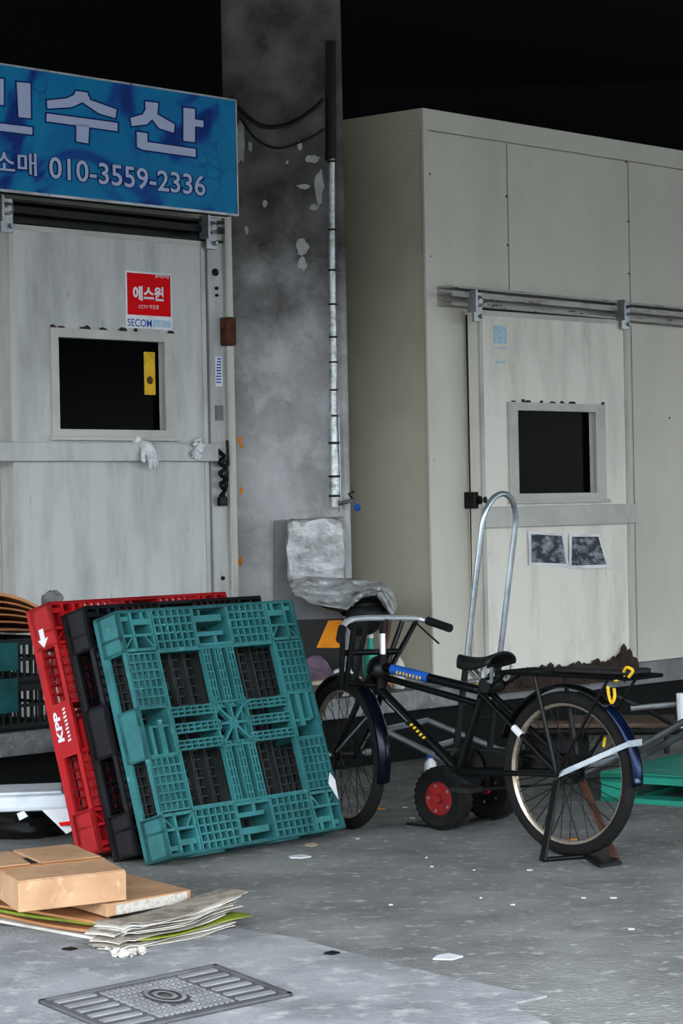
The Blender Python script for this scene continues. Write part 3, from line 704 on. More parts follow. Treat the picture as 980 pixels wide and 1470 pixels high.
bb = bp(658,1106); hb = bp(545,990); ht = bp(549,944); sc_ = bp(694,992); sd = bp(694,952)
def tube(name, pts, r, m_='bframe', n=10, parent=None): return MB().tube(pts, r, n).build(name, M[m_], parent or bk, True)
tube('head_tube', [hb + (hb-ht)*.12, ht + (ht-hb)*.12], .021)
tt = tube('top_tube', [bp(552,958), sc_], .019)
tube('top_tube', [bp(550,972), bp(692,1012)], .014)
dt = tube('down_tube', [hb, bb], .021)
tube('seat_tube', [bb, sc_ + (sc_-bb)*.04], .018)
tube('seat_post', [sc_, sd], .013, 'galv')
for s in (-.055, .055):
    tube('chain_stay', [bb + V((0,s*.5,0)), RA + V((0,s,0))], .011)
    tube('seat_stay', [sc_ + V((0,s*.5,0)), RA + V((0,s,0))], .012)
q0, q1 = [(sc_ + V((0,.0275,0))).lerp(RA + V((0,.055,0)), k) for k in (.44, .54)]
tube('white_band', [q0, q1], .0145, 'white')
# stickers as sleeves on the tubes
a, b = bp(552,958), sc_
blue_s = tube('blue_sticker', [a.lerp(b,.08), a.lerp(b,.46)], .0205, 'blue', 14)
dirn = (b-a).normalized(); upn = V((0,1,0)).cross(dirn); upn = upn if upn.z > 0 else -upn
def sleeve_text(s, p0, p1, r, h, m_, parent, shift=0.0):
    d = (p1-p0); L_ = d.length; d = d.normalized(); side = V((0,1,0)); u = d.cross(side); u = u if u.z > 0 else -u
    mb = MB()
    def place(x, z):
        ang = z/r + shift; return p0 + d*x + (side*math.cos(ang) + u*math.sin(ang))*(r+.0006)
    strokes_into(mb, s, place, 0, L_, -h/2, h/2); return mb.build('worn_print', M[m_], parent)
sleeve_text(8, a.lerp(b,.15), a.lerp(b,.42), .0205, .018, 'yellow', blue_s, -.35)
sleeve_text(5, hb.lerp(bb,.43), hb.lerp(bb,.63), .021, .017, 'yellow', dt, .1)
MB().tube([hb.lerp(bb,.12)+V((0,.021,0)), hb.lerp(bb,.4)+V((0,.021,0))], .003, 4).build('silver_stripe', M['silver'], dt)
# fork, handlebar and front carrier
cr_ = hb + (hb-ht).normalized()*.02; cr_.z = max(cr_.z, 2*W_R+.03)
for s in (-.055, .055):
    tube('fork_blade', spline([cr_ + hl*s*.7, cr_.lerp(FA,.55) + hl*s + hd*(-.015), FA + hl*s], 5), .0125)
tube('fork_crown', [cr_ + hl*.045, cr_ - hl*.045], .017)
stem = ht + V((0,0,.10))
tube('stem', [ht, stem], .014, 'chrome')
BDp = 9.25
hbz = bp(552, 888); st_ = hbz
bar_l = BD(496, 893, 9.05); bar_r = BD(608, 889, 9.5)
hbar = tube('handlebar', spline([BD(490,905,8.98), BD(497,893,9.03), BD(514,888,9.1), BD(552,887,9.26), BD(596,888,9.45), BD(618,893,9.44)], 5), .0125, 'chrome')
tube('grip', [BD(614,891,9.44), BD(646,902,9.33)], .018, 'rubber')
tube('grip', [BD(491,902,9.0), BD(488,918,8.9)], .018, 'rubber')
tube('brake_lever', [BD(598,895,9.42), BD(612,908,9.38), BD(630,924,9.34)], .004, 'steeldk', 6)
tube('handlebar_neck', [stem, BD(552,889,9.26)], .014, 'bframe')
for (a, b) in (((509,892,9.08),(496,984,9.12)), ((527,892,9.16),(507,984,9.2)), ((577,892,9.36),(556,952,9.32)), ((597,892,9.45),(561,958,9.34)), ((492,900,9.05),(490,985,9.1))):
    tube('carrier_strut', [BD(*a), BD(*b)], .0115)
tube('carrier_crossbar', [BD(494,937,9.1), BD(572,935,9.33)], .013)
tube('carrier_crossbar', [BD(494,980,9.12), BD(548,985,9.28)], .013)
tube('orange_strap', [BD(559,890,9.27), BD(556,915,9.27), BD(549,940,9.27)], .009, 'rust')
fl = MB(); fl.blob(BD(543,962,9.27), (.055,.05,.06), 12, 8); fl.build('head_bracket', M['bframe'], bk, True)
# fenders
def fender(c, fwd, R_, a0, a1, wid, name, mats, split=None):
    fwd = V(fwd).normalized(); up = V((0,0,1)); ax = fwd.cross(up)
    def surf(a0, a1, m_, nm):
        def fn(u, v):
            a = a0+(a1-a0)*u; w_ = (v-.5)*2; r = R_ - .014*(abs(w_)**2.2)
            return c + (fwd*math.cos(a)+up*math.sin(a))*r + ax*(w_*wid/2)
        return MB().grid(fn, 28, 6, None).build(nm, M[m_], bk, True)
    o = surf(a0, a1, mats[0], name)
    md = o.modifiers.new('solid', 'SOLIDIFY'); md.thickness = .002
    return o
fender(RA, (1,0,0), W_R+.028, math.radians(20), math.radians(128), .062, 'rear_fender', ['bframe'])
fender(RA, (1,0,0), W_R+.028, math.radians(128), math.radians(184), .062, 'rear_fender', ['bfender'])
fender(FA, hd, W_R+.026, math.radians(-6), math.radians(118), .060, 'front_fender', ['bframe'])
fender(FA, hd, W_R+.026, math.radians(118), math.radians(196), .060, 'front_fender', ['bfend2'])
ang = math.radians(157); q = RA + V((math.cos(ang)*(W_R+.03), 0, math.sin(ang)*(W_R+.03)))
for s in (-1, 1):
    MB().bar(RA+V((0,s*.065,.0)), q+V((0,s*.036,0)), .006, .020).build('fender_brace', M['silver'], bk)
MB().bar(q+V((0,-.038,0)), q+V((0,.038,0)), .008, .024).build('brace_clip', M['silver'], bk)
for s in (-1, 1):
    tube('fork_stay', [FA+hl*(s*.06), FA - hd*(W_R*.75) + V((0,0,.17)) + hl*(s*.03)], .004, 'galv', 6)
tube('front_axle', [FA - hl*.1, FA + hl*.1], .008, 'galv')
for s in (-.1, .1): MB().lathe(FA + hl*s, hl, [(.016,-.014),(.016,.014)], 6).build('axle_nut', M['galv'], bk)
# rear carrier
z_c = bp(850,968).z; xa = bp(926,970).x; xb = bp(742,975).x
rk = MB()
for yy in (-.10, -.035, .035, .10): rk.tube([V((xa,yy,z_c)), V((xb,yy,z_c))], .009, 6)
for x in (xa, (xa+xb)/2, xb, xa*.75+xb*.25, xa*.25+xb*.75): rk.tube([V((x,-.10,z_c)), V((x,.10,z_c))], .009, 6)
rk.build('rear_carrier', M['bframe'], bk, True)
MB().box(xa+.03, xb-.25, -.08, .08, z_c+.008, z_c+.028).build('carrier_board', M['black'], bk, bevel=.006)
for s in (-1, 1):
    tube('carrier_stay', [V((bp(788,980).x, s*.09, z_c)), RA+V((0,s*.07,0))], .009, 'bframe')
    tube('carrier_stay', [V((xb, s*.06, z_c)), sc_+V((0,s*.03,-.02))], .008, 'bframe')
    tube('carrier_stay', [V((xa+.1, s*.09, z_c)), RA+V((0,s*.075,0))], .006, 'bframe')
def cord(pts, label=None):
    return MB().tube(spline(pts,5), .006, 6).build('yellow_cord', M['yellow'], bk, True)
cord([bp(895,964,.1), bp(900,958,.11), bp(908,963,.11), bp(902,972,.1)]); cord([bp(882,977,.1), bp(890,975,.1), bp(897,972,.1)])
cord([bp(872,985,.1), bp(874,1000,.1), bp(878,1009,.1), bp(882,1000,.1), bp(881,988,.1)]); cord([bp(868,1058,-.08), bp(866,1072,-.08)])
# saddle
sdc = bp(692, 955)
def sadfn(u, v):
    x = -.11+.23*u; wdt = .075*(1-u)**.6*(1 if u > .02 else .8)+.02; a = (v-.5)*math.pi*1.15
    z = .04*math.cos(a) + .02*(1-u)**2 - .012*math.sin(u*math.pi)
    return sdc + V((x, math.sin(a)*wdt, z))
sdl = MB().grid(sadfn, 16, 12); o = sdl.build('saddle', M['black'], bk, True); md = o.modifiers.new('s','SOLIDIFY'); md.thickness = .01
for s in (-1, 1): tube('saddle_spring', [sdc+V((-.1,s*.06,.0)), sdc+V((-.09,s*.05,-.06)), sdc+V((.02,s*.02,-.05)), sdc+V((.09,s*.015,.01))], .008, 'galv', 6)
MB().lathe(sdc+V((-.05,0,-.075)), (0,1,0), [(.03,-.05),(.035,0),(.03,.05)], 12).build('saddle_clamp', M['steeldk'], bk, True)
# crank, chain ring, chain guard, pedals
MB().lathe(bb, (0,1,0), [(.02,-.07),(.022,-.05),(.022,.05),(.02,.07)], 12).build('bottom_bracket', M['steeldk'], bk, True)
MB().lathe(bb+V((0,-.05,0)), (0,1,0), [(.088,-.003),(.09,0),(.088,.003)], 32).build('chain_ring', M['steeldk'], bk)
ca = V((-.16,0,-.05)); 
for s in (1, -1):
    e = bb + V((ca.x*s, .075*s, ca.z*s)); MB().bar(bb+V((0,.07*s,0)), e, .012, .022).build('crank_arm', M['steeldk'], bk, bevel=.003)
    MB().box(-.045,.045,-.05,.05,-.012,.012, Matrix.Translation(e+V((0,.06*s,0)))).build('pedal', M['black'], bk, bevel=.004)
ch_ = MB(); 
for z_ in (-1, 1): ch_.bar(bb+V((0,-.05,z_*.086)), RA+V((0,-.05,z_*.04)), .006, .010)
ch_.build('chain', M['steeldk'], bk)
MB().lathe(RA+V((0,-.05,0)), (0,1,0), [(.04,-.003),(.04,.003)], 18).build('sprocket', M['steeldk'], bk)
MB().bar(bb+V((.06,-.066,.055)), RA+V((-.02,-.066,.03)), .004, .075).build('chain_guard', M['bframe'], bk)
# rear stand: two legs with a foot loop
for s, pe in ((1,(779,1238)), (-1,(884,1236))):
    g0 = B.L(G(*pe)); p0 = RA + V((0,.07*s,-.02))
    MB().bar(p0, g0+V((0,0,.006)), .012, .030, V((1,0,0))).build('stand_leg', M['rust'] if s < 0 else M['bframe'], bk, bevel=.003)
f0 = B.L(G(779,1238)); f1 = B.L(G(838,1233)); f2 = B.L(G(860,1247)); f3 = B.L(G(892,1242)); f4 = B.L(G(868,1222))
tube('stand_foot', [v + V((0,0,.010)) for v in (f0, f1)], .009)
sf = MB(); sf.add([f1+V((0,0,.014)), f2+V((0,0,.014)), f3+V((0,0,.014)), f4+V((0,0,.014)), f1+V((0,0,.002)), f2+V((0,0,.002)), f3+V((0,0,.002)), f4+V((0,0,.002))], [(0,1,2,3),(7,6,5,4),(0,4,5,1),(1,5,6,2),(2,6,7,3),(3,7,4,0)])
sf.build('stand_plate', M['steeldk'], bk)

# ------------------------------------------------------------------ hand truck behind the bicycle
w1 = G(637,1191); w2 = G(706,1177)
ha = (w2-w1).normalized(); T_ = Frame((w1+w2)/2, ha); HW = (w2-w1).length/2
print('hand truck track', HW*2)
ht_ = empty('hand_truck', T_.o, T_.rz, 'silver hoop handle hand truck with red hubbed wheels behind the bicycle', 'hand truck')
def TD(px, py, D): return T_.L(P(px, py, D))
R2 = .133
for s in (-1, 1):
    wr = empty('wheel'); wr.parent = ht_; c = V((s*HW, 0, R2))
    MB().lathe(c, (1,0,0), [(R2*.54,-.036),(R2*.85,-.042),(R2*.97,-.03),(R2,0),(R2*.97,.03),(R2*.85,.042),(R2*.54,.036)], 32, True).build('tire', M['rubber'], wr, True)
    tr_ = MB()
    for k in range(30):
        a = 2*math.pi*k/30; d = V((0,math.cos(a),math.sin(a))); tr_.bar(c+d*(R2-.004)+V((-.03,0,0)), c+d*(R2-.004)+V((.03,0,0)), .012, .008, d)
    tr_.build('tread', M['rubber'], wr)
    MB().lathe(c, (1,0,0), [(R2*.55,-.03),(R2*.5,-.034),(R2*.42,-.022),(R2*.2,-.024),(R2*.2,.024),(R2*.42,.022),(R2*.5,.034),(R2*.55,.03)], 28).build('rim', M['dkred'] if s < 0 else M['steeldk'], wr, True)  # far rim is dark: its shade is put into the colour
    MB().lathe(c, (1,0,0), [(.018,-.05),(.02,-.04),(.02,.04),(.018,.05)], 12).build('hub', M['dkred'], wr, True)
    for k in range(5):
        a = 2*math.pi*k/5; MB().lathe(c+V((0,math.cos(a)*.055,math.sin(a)*.055)), (1,0,0), [(.007,-.032),(.007,.032)], 6).build('bolt', M['galv'], wr)
MB().tube([V((-HW-.03,0,R2)), V((HW+.03,0,R2))], .011, 8).build('axle', M['steeldk'], ht_, True)
lean = .21
def tp_(x, z):   # point on the leaning frame plane
    return V((x, -lean*(z-R2)/1.25, z))
hw2 = .118
zA = 1.30
loop = [tp_(-hw2, .62)] + [tp_(-hw2, z) for z in (.8, 1.0, 1.2)] + [tp_(-hw2*math.cos(a), 1.27+.13*math.sin(a)) for a in [math.pi*k/12 for k in range(13)]] + [tp_(hw2, z) for z in (1.2, 1.0, .8, .62)]
MB().tube(loop, .0125, 10).build('handle', M['silver'], ht_, True)
for s in (-1, 1):
    MB().tube([tp_(s*hw2, .69), tp_(s*hw2, .45), tp_(s*(hw2+.01), R2)], .014, 8).build('upright', M['steeldk'], ht_, True)
for z_ in (.68, .45, .28): MB().tube([tp_(-hw2, z_), tp_(hw2, z_)], .010, 8).build('crossbar', M['steeldk'], ht_, True)
MB().tube([tp_(hw2, .68), tp_(0.02, .60)], .009, 8).build('brace', M['steeldk'], ht_, True)
MB().tube([tp_(-hw2-.02,.59)+V((0,-.02,0)), tp_(-.02,.60)+V((0,-.03,0))], .011, 8).build('yellow_tie', M['yellow'], ht_, True)
MB().tube([tp_(.03,.60)+V((0,-.03,0)), tp_(hw2,.60)+V((0,-.02,0))], .011, 8).build('yellow_tie', M['yellow'], ht_, True)
MB().box(-.17,.17,-.02,.20,.006,.014).build('nose_plate', M['steeldk'], ht_)
for a, b in (((553,1047,9.75),(613,1034,10.05)), ((613,1034,10.05),(722,1078,9.6)), ((553,1049,9.75),(640,1092,9.4)), ((625,1071,9.5),(654,1063,9.8))):
    MB().tube([TD(*a), TD(*b)], .013, 8).build('folding_frame', M['silver'], ht_, True)

# ------------------------------------------------------------------ things on the slab by the pillar
rnd = random.Random(11)
ST = .386
def lump(seed, amp=.12, f=3.0):
    r_ = random.Random(seed); ph = [r_.uniform(0,6.28) for _ in range(6)]
    return lambda d: 1 + amp*(math.sin(d.x*f+ph[0])*math.sin(d.y*f*1.3+ph[1]) + .6*math.sin(d.z*f*1.7+ph[2]+d.x*f) + .4*math.sin(d.y*f*2.9+ph[3])*math.sin(d.x*f*2.3+ph[4]))
tag(MB().hexa([P(392,890,11.70), P(492,890,11.70), P(492,890,11.73), P(392,890,11.73), P(393,747,11.70), P(493,741,11.70), P(493,741,11.73), P(393,747,11.73)]).build('grey_panel', M['grey'], bevel=.006), 'flat grey panel against the pillar behind the wrapped chair', 'sheet')  # thin grey panel over the darker-toned part of the pillar
chp = P(505,990,11.5); chr_ = empty('wrapped_chair', (chp.x, chp.y, ST), 0, 'office chair wrapped in clear plastic beside the pillar', 'chair')
CF = Frame((chp.x, chp.y, ST), (1,0))
def CD(px, py, D): return CF.L(P(px, py, D))
def cushion(x0, y0, x1, y1, D, th, name, seed, k=9.0):
    a = CD(x0, y0, D); b = CD(x1, y1, D); c = (a+b)/2; hx, hz = abs(b.x-a.x)/2, abs(a.z-b.z)/2
    ln = lump(seed, .05, 5)
    def fn(d):
        m_ = (abs(d.x)**k + abs(d.z)**k)**(1/k); m_ = max(m_, abs(d.y)); return ln(d)/max(m_, .3)
    return MB().blob(c, (hx, th/2, hz), 40, 28, fn).build(name, M['wrap'], chr_, True)
cushion(411,747,495,836,11.6,.09,'backrest',1)
MB().tube([CD(470,835,11.62), CD(478,860,11.6), CD(495,880,11.5)], .02, 8).build('back_support', M['steeldk'], chr_, True)
def drape(u, v):
    top = [(414,838),(440,829),(480,832),(520,832),(548,838),(564,852),(570,872)]
    bot = [(424,855),(446,866),(474,872),(498,876),(516,858),(540,852),(562,884)]
    f = u*6; i = min(int(f), 5); t = f-i
    a = V(top[i]).lerp(V(top[i+1]), t); b = V(bot[i]).lerp(V(bot[i+1]), t); q = a.lerp(b, v)
    D = 11.5 - .20*math.sin(v*1.9) + .03*math.sin(u*23+v*5) + .02*math.sin(v*19+u*9)
    return CD(q.x, q.y, D)
o = MB().grid(drape, 48, 16).build('plastic_cover', M['wrap'], chr_, True); o.modifiers.new('s','SOLIDIFY').thickness = .008
sm_ = CD(510,866,11.5); MB().blob(sm_, (.19,.15,.045), 24, 12, lump(4,.04)).build('seat', M['black'], chr_, True)
MB().lathe(V((sm_.x,0,.06)), (0,0,1), [(.03,0),(.03,.2),(.022,.2),(.022,sm_.z-.07)], 14).build('pedestal', M['steeldk'], chr_, True)
for k in range(5):
    a = 2*math.pi*k/5+.3; d = V((math.cos(a), math.sin(a)*.62, 0))
    lg = MB().bar(V((sm_.x,0,.07)), V((sm_.x,0,.05))+d*.16, .04, .025).build('base_leg', M['black'], chr_, bevel=.004)
    MB().lathe(V((sm_.x,0,.025))+d*.16, d.cross(V((0,0,1))), [(.024,-.015),(.025,0),(.024,.015)], 12).build('castor', M['black'], lg)
MB().blob(CD(528,884,11.42), (.12,.08,.09), 20, 12, lump(9,.12)).build('black_bag', M['black'], chr_, True)
hz = empty('hazard_board', (0,0,0), 0, 'black and orange striped hazard board at the pillar foot', 'board')
MB().extrude([P(398,891,11.60), P(493,888,11.60), P(495,998,11.60), P(402,998,11.60)], (0,.02,0)).build('board', M['black'], hz)
for p in ([(402,892),(426,892),(414,932),(402,932)], [(471,891),(491,890),(492,930),(454,930)]):
    MB().extrude([P(a,b,11.595) for a,b in p], (0,.006,0)).build('orange_stripe', M['orange'], hz)
o = MB().blob((0,0,0), (.14,.06,.10), 28, 16, lump(5,.18,4)).build('cloth_bundle', M['cloth'], smooth=True); o.location = (P(444,960,11.45).x, 11.50, ST+.095)
tag(o, 'crumpled dull purple cloth bundle on the slab below the hazard board', 'cloth')
o = MB().blob((0,0,0), (.075,.06,.075), 20, 12, lump(6,.16,5)).build('white_bag', M['white'], smooth=True); o.location = (P(487,960,11.45).x+.02, 11.47, ST+.07)
tag(o, 'small crumpled white bag beside the purple cloth', 'bag')
pk_ = MB().box(-1.3,-.82,-.10,.02,ST,ST+.075).build('low_crate', M['wood'], bevel=.004); pk_.location = R.o; pk_.rotation_euler = (0,0,R.rz); tag(pk_, 'low dark wooden crate at the slab edge under a pale plank', 'crate')
o = MB().box(-1.38,-.66,-.11,-.03,ST+.076,ST+.096).build('pale_plank', M['cream'], bevel=.003); o.location = R.o; o.rotation_euler = (0,0,R.rz); tag(o, 'pale narrow plank on the low crate behind the bicycle', 'plank')
def bottle(px, D, h, r, m_, label):
    c = P(px, 950, D); o = empty('bottle', (c.x, D, ST), 0, label, 'bottle')
    MB().lathe((0,0,0), (0,0,1), [(r*.9,0),(r,.01),(r,h*.6),(r*.9,h*.68),(r*.4,h*.8),(r*.38,h*.95)], 16).build('body', M[m_], o, True)
    MB().lathe((0,0,h*.95), (0,0,1), [(r*.45,0),(r*.45,h*.07)], 12).build('cap', M['white'], o)
bottle(532, 11.62, .30, .038, 'mint', 'green bottle standing behind the bicycle handlebar')
bottle(553, 11.72, .26, .034, 'kraft2', 'brown bottle standing behind the bicycle handlebar')
bottle(571, 11.85, .20, .036, 'paper', 'pale bottle standing by the cold room corner')

# ------------------------------------------------------------------ crates and folded card at the left
def crate(x1, y0, z0, h, label, wd=.62, dp=.36):
    o = empty('plastic_crate', R.o, R.rz, label, 'crate')
    x0 = x1-wd; y1 = y0+dp
    MB().box(x0,x1,y0,y1,z0,z0+.012).build('base', M['black'], o)
    r_ = MB()
    for zz, hh in ((z0,.03),(z0+h-.03,.03),(z0+h*.5,.014)):
        r_.box(x0,x1,y0,y0+.014,zz,zz+hh); r_.box(x0,x1,y1-.014,y1,zz,zz+hh); r_.box(x0,x0+.014,y0,y1,zz,zz+hh); r_.box(x1-.014,x1,y0,y1,zz,zz+hh)
    r_.build('rim', M['crate'], o)
    n = 15
    for k in range(n+1):
        x = x0+.004+(wd-.018)*k/n
        MB().box(x,x+.010,y0+.003,y0+.011,z0,z0+h-.01).build('slat', M['crate'], o)
    for k in range(9):
        yy = y0+.01+(dp-.03)*k/8
        MB().box(x1-.011,x1-.003,yy,yy+.010,z0,z0+h-.01).build('slat', M['crate'], o)
    b = MB(); b.box(x0,x1,y1-.010,y1-.004,z0,z0+h-.02); b.build('back_panel', M['black'], o)
    return o, x0
M['crate'] = mat('dark_green_crate', '#141b1b', '#0d1212', 9, .4, .7, .6)
M['tealcard'] = mat('teal_card', '#16595c', '#0f4043', 9, .4, .7, .7)
cx1 = R.loc(84, 980, -.1).x
for k, lb in enumerate(('dark lattice crate, lower of two, on the slab beside the red pallet', 'dark lattice crate, upper of two, under the brown cardboard')):
    o, cx0 = crate(cx1, -.08, ST+.002+k*.206, .204, lb)
    a0, a1, b0, b1 = rect(R, -.085, -30, 978 if k == 0 else 926, 26, 1022 if k == 0 else 962)
    MB().box(a0, a1, -.086, -.080, b0, b1).build('teal_card', M['tealcard'], o)
zt_ = ST+.002+.412
for k in range(6):
    def sh(u, v, k=k):
        x = cx1-.72+.72*u*(1-.015*k); yy = -.09+.37*v
        sag = .10*max(0,(u-.45)/.55)**2.2
        return V((x, yy, zt_+.026+.027*k + (.045 - sag)*(.35+.13*k) + .004*math.sin(v*5+k)))
    o = MB().grid(sh, 20, 4, (0,0,.008 if k < 5 else .014)).build('cardboard_sheet', M['kraft2'] if k < 5 else M['kraft3'], smooth=True)
    o.location = R.o; o.rotation_euler = (0,0,R.rz)
    if k == 5: tag(o, 'bowed light brown cardboard sheet topping the pile on the dark crates', 'cardboard')
    else: tag(o, 'bowed dark brown cardboard sheet on the dark crates, ' + ('lowest','second lowest','third from the bottom','fourth from the bottom','just under the light one')[k], 'cardboard', 'sheets in the cardboard pile')
o = MB().blob((0,0,0), (.05,.04,.045), 14, 9, lump(31,.2,4)).build('grey_rag', M['grey'], smooth=True); q = R.loc(76,862,.1); o.location = R.o + R.x*q.x + R.y*q.y + V((0,0,q.z)); tag(o, 'small grey rag lump between cardboard pile and red pallet', 'rag')
# styrofoam lid on a black bag, and a striped sheet
o = MB().blob((0,0,0), (.26,.17,.085), 26, 14, lump(21,.14,4)).build('black_bag', M['black'], smooth=True); c = G(20,1208); o.location = (c.x-.02, c.y+.14, .078); tag(o, 'lumpy black bag under the white foam lid', 'bag')
lidf = Frame(P(28,1146,9.12), (1,.12)); o = empty('foam_lid', lidf.o, lidf.rz, 'white styrofoam lid on a black bag beside the red pallet', 'lid')
MB().box(-.34,.205,-.17,.17,-.035,.03).build('lid_body', M['foam'], o, bevel=.018)
MB().box(-.31,.175,-.14,.14,.03,.042).build('raised_panel', M['foam'], o, bevel=.006)
shp = empty('striped_sheet', (0,0,0), 0, 'white plastic sheet with red stripe hanging under the foam lid', 'sheet')
def qd(pts, D0): return [P(a,b,D0+c) for a,b,c in pts]
MB().extrude(qd(((60,1163,.02),(103,1160,.05),(109,1190,0),(95,1197,-.02)), 8.9), (0,.004,0)).build('sheet', M['white'], shp)
MB().extrude(qd(((84,1181,-.003),(107,1178,-.003),(108,1182,-.003),(87,1186,-.003)), 8.88), (0,.003,0)).build('red_stripe', M['redprint'], shp)
o = MB().extrude(qd(((24,1168,0),(34,1164,0),(40,1172,0),(28,1178,0)), 8.9), (0,.004,0)).build('paper_scrap', M['white']); tag(o, 'white scrap with red tip on the black bag', 'scrap')

# ------------------------------------------------------------------ cardboard boxes, flat cartons and newspapers
def carton(top_px, z0, z1, name, m_, label):
    pts = [G(a, b, z1) for a, b in top_px]; c = sum(pts, V())/4
    o = empty(name, (c.x, c.y, z0), 0, label, 'box')
    poly = [(p.x-c.x, p.y-c.y) for p in pts]
    MB().prism(poly, 0, z1-z0).build('carton', M[m_], o, bevel=.004)
    return o, [V((p[0], p[1], z1-z0)) for p in poly]
a, b_, c_ = G(26,1267,.215), G(181,1250,.215), G(110,1213,.215)
# fourth corner completes the parallelogram
def px_of(p):
    d = V(p)-CAM; k = d.dot(_f); return (490+d.dot(_r)/k*FPX, 735-d.dot(_u)/k*FPX)
bx, tp4 = carton([(26,1267),(181,1250),(110,1213), px_of(a+c_-b_)], .121, .215, 'cardboard_box', 'kraft', 'tan cardboard box with taped flaps on the flattened cartons')
FL_, FR_, BR_, BL_ = tp4
up = V((0,0,.003))
def flapq(u0, u1, v0, v1, sk=0.0):
    f = lambda u, v: FL_.lerp(FR_, u).lerp(BL_.lerp(BR_, u), v)
    return [f(u0,v0), f(u1,v0), f(u1+sk,v1), f(u0+sk,v1)]
MB().extrude([p+V((0,0,.0005)) for p in flapq(.01,.99,.01,.46)], up).build('flap', M['kraft'], bx)
MB().extrude([p+V((0,0,.0005)) for p in flapq(.42,.99,.47,.985,-.06)], up*2.2).build('flap', M['kraft'], bx)
MB().extrude([p+V((0,0,.0005)) for p in flapq(.01,.33,.52,.985)], up).build('flap', M['kraft'], bx)
MB().extrude([p+V((0,0,.0005)) for p in flapq(.335,.41,.47,.72)], up*.4).build('dark_slit', M['black'], bx)
MB().extrude([p+V((0,0,.004)) for p in flapq(.0,1.0,.40,.47)], up*.5).build('packing_tape', M['kraft3'], bx)
b2, t2 = carton([(153,1299),(274,1277),(184,1254), px_of(G(153,1299,.118)+G(184,1254,.118)-G(274,1277,.118))], .078, .118, 'cardboard_box', 'kraft', 'low cardboard box with a printed pale side on the newspapers')
p0, p1 = t2[0], t2[1]; nn = (p1-p0).cross(V((0,0,1))).normalized(); nn = nn if nn.y < 0 else -nn
MB().extrude([p0.lerp(p1,.1)+nn*.001+V((0,0,-.037)), p0.lerp(p1,.95)+nn*.001+V((0,0,-.037)), p0.lerp(p1,.95)+nn*.001+V((0,0,-.004)), p0.lerp(p1,.1)+nn*.001+V((0,0,-.006))], nn*.0012).build('printed_label', M['newsp'], b2)
# flattened cartons underneath
fa, fb = G(-70,1316), G(160,1358); fe = (fb-fa).normalized(); fn_ = V((-.12, 1, 0))
for k, (m_, lb) in enumerate((('paper','white flattened carton at the bottom of the carton pile'), ('kraft3','brown flattened carton between a white and a green one'), ('greenpr','yellow green printed flattened carton in the carton pile'), ('kraft3','brown flattened carton right under the tan box'))):
    def fl2(u, v, k=k):
        p = fa.lerp(fb, u*(1-.02*(k % 3))) + fn_*(.03*((k*7) % 3)/2 + v*(.72-.03*k)); return V((p.x, p.y, .009 + k*.017 + .006*math.sin(u*6+k)*math.sin(v*4+k)**2))
    tag(MB().grid(fl2, 14, 6, (0,0,.009)).build('flat_carton', M[m_], smooth=False), lb, 'carton')
# newspapers
ORD = ('lowest','second lowest','third','fourth','fifth','sixth','seventh','eighth','ninth','tenth','eleventh')
na, nb2 = G(172,1373), G(340,1334); ne = (nb2-na).normalized(); nn2 = V((-ne.y, ne.x, 0))
NL = (nb2-na).length
for k in range(12):
    jx = rnd.uniform(-.015,.04); jr = rnd.uniform(-.07,.07); m_ = 'greenpr' if k == 3 else ('paper' if k % 3 == 1 else 'newsp2' if k % 3 == 2 else 'newsp')
    ph = rnd.uniform(0,6)
    def nw(u, v, k=k, jx=jx, jr=jr, ph=ph):
        p = na + ne*(jx + u*NL*(1+.04*math.sin(ph))) + nn2*(.01*math.sin(ph*2) + v*.13 + jr*(u-.5)*.3 + .012*math.sin(u*9+ph))
        z = .009 + k*.0068 + .004*math.sin(u*7+1.3)*math.sin(v*3+.6) + .075*max(0,u-.62)*(k/11) + (.006*math.sin(u*26) if u < .12 else 0)
        return V((p.x, p.y, max(.008+k*.006, z)))
    o = MB().grid(nw, 30, 6, (0,0,.0032)).build('newspaper', M[m_], smooth=True)
    if k == 3: tag(o, 'newspaper with a green page edge inside the newspaper stack', 'newspaper')
    elif k == 11: tag(o, 'topmost ragged newspaper of the stack beside the low box', 'newspaper')
    else: tag(o, 'folded newspaper in the stack by the drain cover, ' + (ORD[k] + (' from the bottom' if k > 1 else '')), 'newspaper', 'newspapers in the stack')
for k, pw in enumerate(((148,1362),(158,1369),(167,1376),(178,1378),(190,1376),(140,1358),(203,1373))):
    q = G(*pw); o = MB().blob((0,0,0), (.016,.013,.012), 10, 7, lump(50+k,.3,5)).build('paper_wad', M['paper' if k % 2 else 'newsp']); o.location = (q.x, q.y, .019); tag(o, 'crumpled paper wad at the folded end of the newspaper stack', 'paper wad', 'paper wads')

